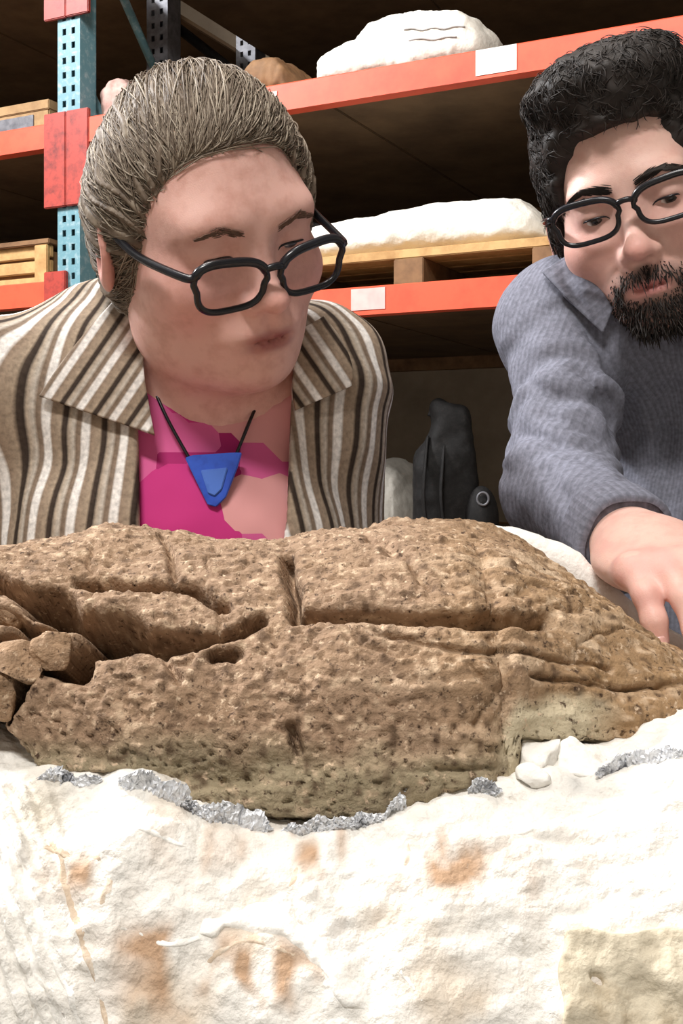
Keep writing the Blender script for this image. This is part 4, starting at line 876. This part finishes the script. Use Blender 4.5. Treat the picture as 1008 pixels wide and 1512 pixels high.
q = (V - MH) @ MR; cm = face_col(q, lin(232, 190, 176), lin(222, 146, 138), .8, lin(186, 104, 104), .6); ax = np.abs(q[:, 0])
def beard_w(q):
    ax = np.abs(q[:, 0]); gg = np.exp(-(ax / .033) ** 4 - ((q[:, 2] + .098) / .021) ** 4) * (q[:, 1] > .02)
    mo = np.exp(-(ax / .030) ** 4 - ((q[:, 2] + .0575 + ax * .12) / .0072) ** 4) * (q[:, 1] > .06); sd = np.exp(-((ax - .027) / .006) ** 2 - ((q[:, 2] + .075) / .018) ** 4) * (q[:, 1] > .05)
    ck = .55 * np.clip((-q[:, 2] - .052) / .03, 0, 1) * np.clip((q[:, 1] + .01) / .03, 0, 1) * np.clip((.115 + q[:, 2]) / .005, 0, 1)
    sb = .8 * np.clip((ax - .060) / .006, 0, 1) * np.clip((q[:, 1] - .0) / .01, 0, 1) * np.clip((.035 - q[:, 1]) / .01, 0, 1) * (q[:, 2] < .03); lips = np.exp(-(ax / .018) ** 4 - ((q[:, 2] + .0715) / .0056) ** 4)
    return np.clip(np.maximum.reduce([gg, mo, sd, ck, sb]) - lips, 0, 1)
hand = (q[:, 2] < -.2); cm = mixc(cm, np.array(lin(62, 50, 45)), beard_w(q) * .85); cm = mixc(cm, np.array(lin(226, 172, 162)), hand * np.clip(fbm(V, 45, 2, 3) + .3, 0, .8))
man = mk('person', V, F, M['skinm'], None, MB, cols={'col': cm})
tag(man, 'person in a grey shirt with dark hair, glasses and goatee reaching to touch the fossil', 'person')
eyes(man, MB, MH, MR, (-.15, .8, -.5), (.07, .05, .035)); lashes(man, MB, MH, MR, m_body, MO)
_, tips = hand_sdf(np.zeros((1, 3), np.float32), W1, HF, HN, HS, bends, 1.0, .03)
M['nail'] = mat('finger_nail', lin(236, 196, 186), .3, noise=(90, 2, lin(226, 178, 170), .4, .6))
Nn = HN / np.linalg.norm(HN)
for a, v in tips:
    nn = Nn - v * (Nn @ v); nn /= np.linalg.norm(nn); sd = np.cross(v, nn); g = np.linspace(-1, 1, 7); V = np.array([a + v * (.0005 + .0052 * y) + sd * x * .0048 + nn * (.0070 - .0026 * x * x) for x in g for y in g]); mk('finger_nail', V, grid_faces(7, 7), M['nail'], man, MB, solid=.0008)
MWIN = ((.002, .112, -.037), (.086, .068, .109), 4.0)
def m_hair(p, streak=True):
    q = (p - MH.astype(np.float32)) @ MR.astype(np.float32)
    d = ell(q, (0, -.020, .043), (.085, .107, .096)); d = smin(d, ell(q, (0, .035, .108), (.064, .050, .030)), .03); d = smin(d, ell(q, (.0, -.07, .0), (.07, .045, .07)), .03)
    d = smax(d, -supell(q, *MWIN), .008); d = smax(d, -ell(q, (0, .07, -.09), (.13, .115, .085)), .01)
    d = smin(d, ell(np.abs(q) * np.array([1, 0, 0], np.float32) + q * np.array([0, 1, 1], np.float32), (.073, .018, .0), (.008, .014, .034)), .01)
    if streak: d = d + .005 * fbm(p, 42, 2, 5).astype(np.float32) + .002 * vnoise(p, 150, 9).astype(np.float32)
    return d
V, F = mesh_sdf(m_hair, np.arange(.15, .44, .003, np.float32), np.arange(.9, 1.24, .003, np.float32), np.arange(1.38, 1.70, .003, np.float32)); dkh = np.array(lin(46, 40, 37))
mh = mk('hair', V, F, M['hair'], man, MB, cols={'col': np.clip(dkh * (1 + .4 * vnoise(V, 120, 3))[:, None], 0, 1)})
sel = rng.choice(len(V), 11000, replace=False); r0 = V[sel]; q0 = (r0 - MH) @ MR; ok = (supell(q0.astype(np.float32), *MWIN) > .002) & (q0[:, 2] > -.05); r0 = r0[ok]; q0 = q0[ok]; n_ = len(r0)
gn = grad(lambda p: m_hair(p, False), r0.astype(np.float32), .004); fl = np.stack([q0[:, 0] * 6 + rng.normal(0, .4, n_), .55 + rng.normal(0, .5, n_), -.25 - 3 * np.maximum(0, .05 - q0[:, 2]) * 4 + rng.normal(0, .4, n_)], 1) @ MR.T
fl = fl - gn * (fl * gn).sum(1, keepdims=True); fl /= np.linalg.norm(fl, axis=1, keepdims=True); L1 = rng.uniform(.008, .020, n_)[:, None, None]; t = np.linspace(0, 1, 6)[None, :, None]
pth = r0[:, None] - gn[:, None] * .002 + (fl[:, None] * t + gn[:, None] * (.55 * t - .5 * t * t)) * L1 + np.cross(fl, gn)[:, None] * np.sin(t * 3 + rng.uniform(0, 6, n_)[:, None, None]) * .003
V, F, cc = strands(pth, rng.uniform(.0003, .0007, n_), dkh * rng.uniform(.6, 1.7, (n_, 1))); mk('hair_strands', V, F, M['hair'], mh, MB, cols={'col': cc})
me_ = man.data; Vm = np.array([v.co[:] for v in me_.vertices]) + MB; qm = (Vm - MH) @ MR; bw = beard_w(qm); cand = np.nonzero((rng.uniform(size=len(bw)) < bw * .9) & (bw > .3))[0]; r0 = Vm[cand]; gn = grad(m_body, r0.astype(np.float32)); n_ = len(r0)
fl = (np.array([0, .15, -1]) + rng.normal(0, .35, (n_, 3))) @ MR.T; L1 = (rng.uniform(.005, .011, n_) * np.where(bw[cand] > .7, 1.1, .4))[:, None, None]; t = np.linspace(0, 1, 4)[None, :, None]; pth = r0[:, None] - gn[:, None] * .0005 + (fl[:, None] * t * .8 + gn[:, None] * (.6 * t - .25 * t * t)) * L1
V, F, cc = strands(pth, np.full(n_, .00055), dkh * rng.uniform(.6, 1.6, (n_, 1))); mk('beard', V, F, M['hair'], man, MB, cols={'col': cc})
brow(man, MB, MH, MR, m_body, .009, .056, .016, .022, .014, 240, lin(44, 36, 32), .009)
glasses(man, MB, MH, MR, -.003, .099, .052, .034, .0023, .10, .003)
# dark undershirt and grey shirt
def m_tee(p): return smax(smax(smax(m_core(p) - .005, -(m_neck(p) - .002), .004), p[:, 2] - (CZ + .165), .004), .9 - p[:, 2], .01)
M['tee'] = mat('dark_undershirt', lin(36, 35, 38), .9, noise=(300, 3, lin(26, 25, 28), .4, .6)); V, F = mesh_sdf(m_tee, np.arange(.16, .7, .007, np.float32), np.arange(1.0, 1.36, .007, np.float32), np.arange(.88, 1.46, .007, np.float32)); mk('undershirt', V, F, M['tee'], man, MB)
def folds(p, a, b, amp):
    a = np.asarray(a, np.float32); b = np.asarray(b, np.float32); h = (p - a) @ (b - a) / ((b - a) @ (b - a)); return amp * np.sin(h * 30 + vnoise(p, 26, 4) * 3.4 + p[:, 0] * 30).astype(np.float32) * np.clip(1 - np.abs(h - .5) * 1.2, .25, 1)
def m_out(p):
    d = m_out0(p)
    for a, b, amp, wd in CREASE: d = d + amp * np.exp(-(np.maximum(cap(p, a, b, 0.0), 0) / wd) ** 2)
    return d
CREASE = []
def m_out0(p):
    a1 = cap(p, S1, E1, .054, .046); a1 = smin(a1, cap(p, E1, W1 + (E1 - W1) * .10, .046, .036), .02); a1 = a1 + folds(p, S1, E1, .0035) + fbm(p, 34, 2, 12).astype(np.float32) * .003
    c = m_core(p) - .020 + fbm(p, 13, 3, 15).astype(np.float32) * .005 + .004 * np.sin(p[:, 0] * 60 + p[:, 2] * 24 + vnoise(p, 9, 3) * 4).astype(np.float32)
    return smin(smin(c, a1, .022), m_arm2(p) - .012, .03)
for pl, amp, wd in (([(834, 405), (862, 470), (900, 545), (935, 640)], .007, .006), ([(872, 480), (908, 560), (962, 690)], .007, .006), ([(775, 560), (820, 585), (890, 598)], .005, .005), ([(768, 640), (820, 655), (885, 690)], .005, .005), ([(850, 540), (905, 620), (935, 720)], .008, .007), ([(800, 610), (850, 632), (890, 650)], .004, .004), ([(960, 540), (985, 640), (990, 740)], .005, .006), ([(800, 690), (835, 735), (850, 790)], .005, .005)):
    _, q3 = march(m_out0, [a for a, c in pl], [c for a, c in pl], .7, 1.3); CREASE += [(q3[i], q3[i + 1], amp, wd) for i in range(len(pl) - 1)]
def m_shirt(p):
    d = m_out(p); u = (E1 - W1) / np.linalg.norm(E1 - W1); d = smax(d, -((p - (W1 + u * .012).astype(np.float32)) @ u.astype(np.float32)), .004)
    wv = np.maximum(np.abs(p[:, 0] - (.375)) - np.interp(p[:, 2], [1.31, 1.36, 1.40, 1.5], [-.01, .035, .06, .09]), p[:, 1] - 1.16); d = smax(d, -wv.astype(np.float32), .005)
    return smax(smax(d, -(m_neck(p) - .008), .006), .84 - p[:, 2], .01)
V, F = mesh_sdf(m_shirt, axis(.08, .78, .12, .40, .0036, .007), axis(.78, 1.38, .80, 1.14, .0036, .007), axis(.82, 1.5, 1.12, 1.46, .0036, .008)); V = relax(V, F, 1, .4)
def shirt_su(V): return (np.arctan2(V[:, 0] - .41, -(V[:, 1] - 1.2)) * .16 + vnoise(V, 20, 3) * .002) / .0034
st = [(0, lin(122, 123, 136)), (.45, lin(126, 127, 140)), (.55, lin(114, 115, 127)), (.95, lin(116, 117, 129)), (1, lin(122, 123, 136))]
M['shirt'] = stripe_mat('grey_chambray', st); sh = mk('grey_shirt', V, F, M['shirt'], man, MB, cols={'su': shirt_su(V)})
for ra, rb in (([(800, 402), (822, 425), (858, 462), (890, 492)], [(842, 376), (868, 396), (890, 420), (908, 446)]), ([(1130, 470), (1090, 470), (1050, 490), (1010, 520)], [(1100, 430), (1070, 440), (1030, 455), (1000, 480)])):
    V, F, G = loft(m_out, ra, rb, 26, 16, .8, 1.25, .010); mk('collar', V, F, M['shirt'], sh, MB, cols={'su': (G[..., 0] * .6 + G[..., 1] * .7).ravel() / 11}, solid=.003)
u = (W1 - E1) / np.linalg.norm(W1 - E1); an = np.linspace(0, 2 * math.pi, 40, endpoint=False); a_x = np.cross(u, [0, 0, 1]); a_x /= np.linalg.norm(a_x); a_y = np.cross(u, a_x); rings = []
for k, (off, rad) in enumerate(((-.050, .0375), (-.046, .0398), (-.014, .0390), (-.010, .0375), (-.010, .033))): rings.append(W1 + u * off + (np.cos(an)[:, None] * a_x + np.sin(an)[:, None] * a_y) * (rad + .001 * np.sin(an * 5)[:, None]))
Vc = np.stack(rings, 0).reshape(-1, 3); Fc = [[i * 40 + k, i * 40 + (k + 1) % 40, (i + 1) * 40 + (k + 1) % 40, (i + 1) * 40 + k] for i in range(4) for k in range(40)]; mk('cuff', Vc, Fc, M['shirt'], sh, MB, cols={'su': np.tile(an * 6, 5)})
def m_trs(p): return smax(smax(smin(m_legs(p) - .012, ell(p, (.42, 1.2, .9), (.172, .127, .14)), .04), p[:, 2] - .94, .01), .07 - p[:, 2], .01)
V, F = mesh_sdf(m_trs, np.arange(.2, .66, .009, np.float32), np.arange(1.04, 1.38, .009, np.float32), np.arange(.04, 1.0, .009, np.float32)); mk('trousers', V, F, M['jeans'], man, MB)
shoes(man, MB, [(.33, 1.23), (.51, 1.23)])
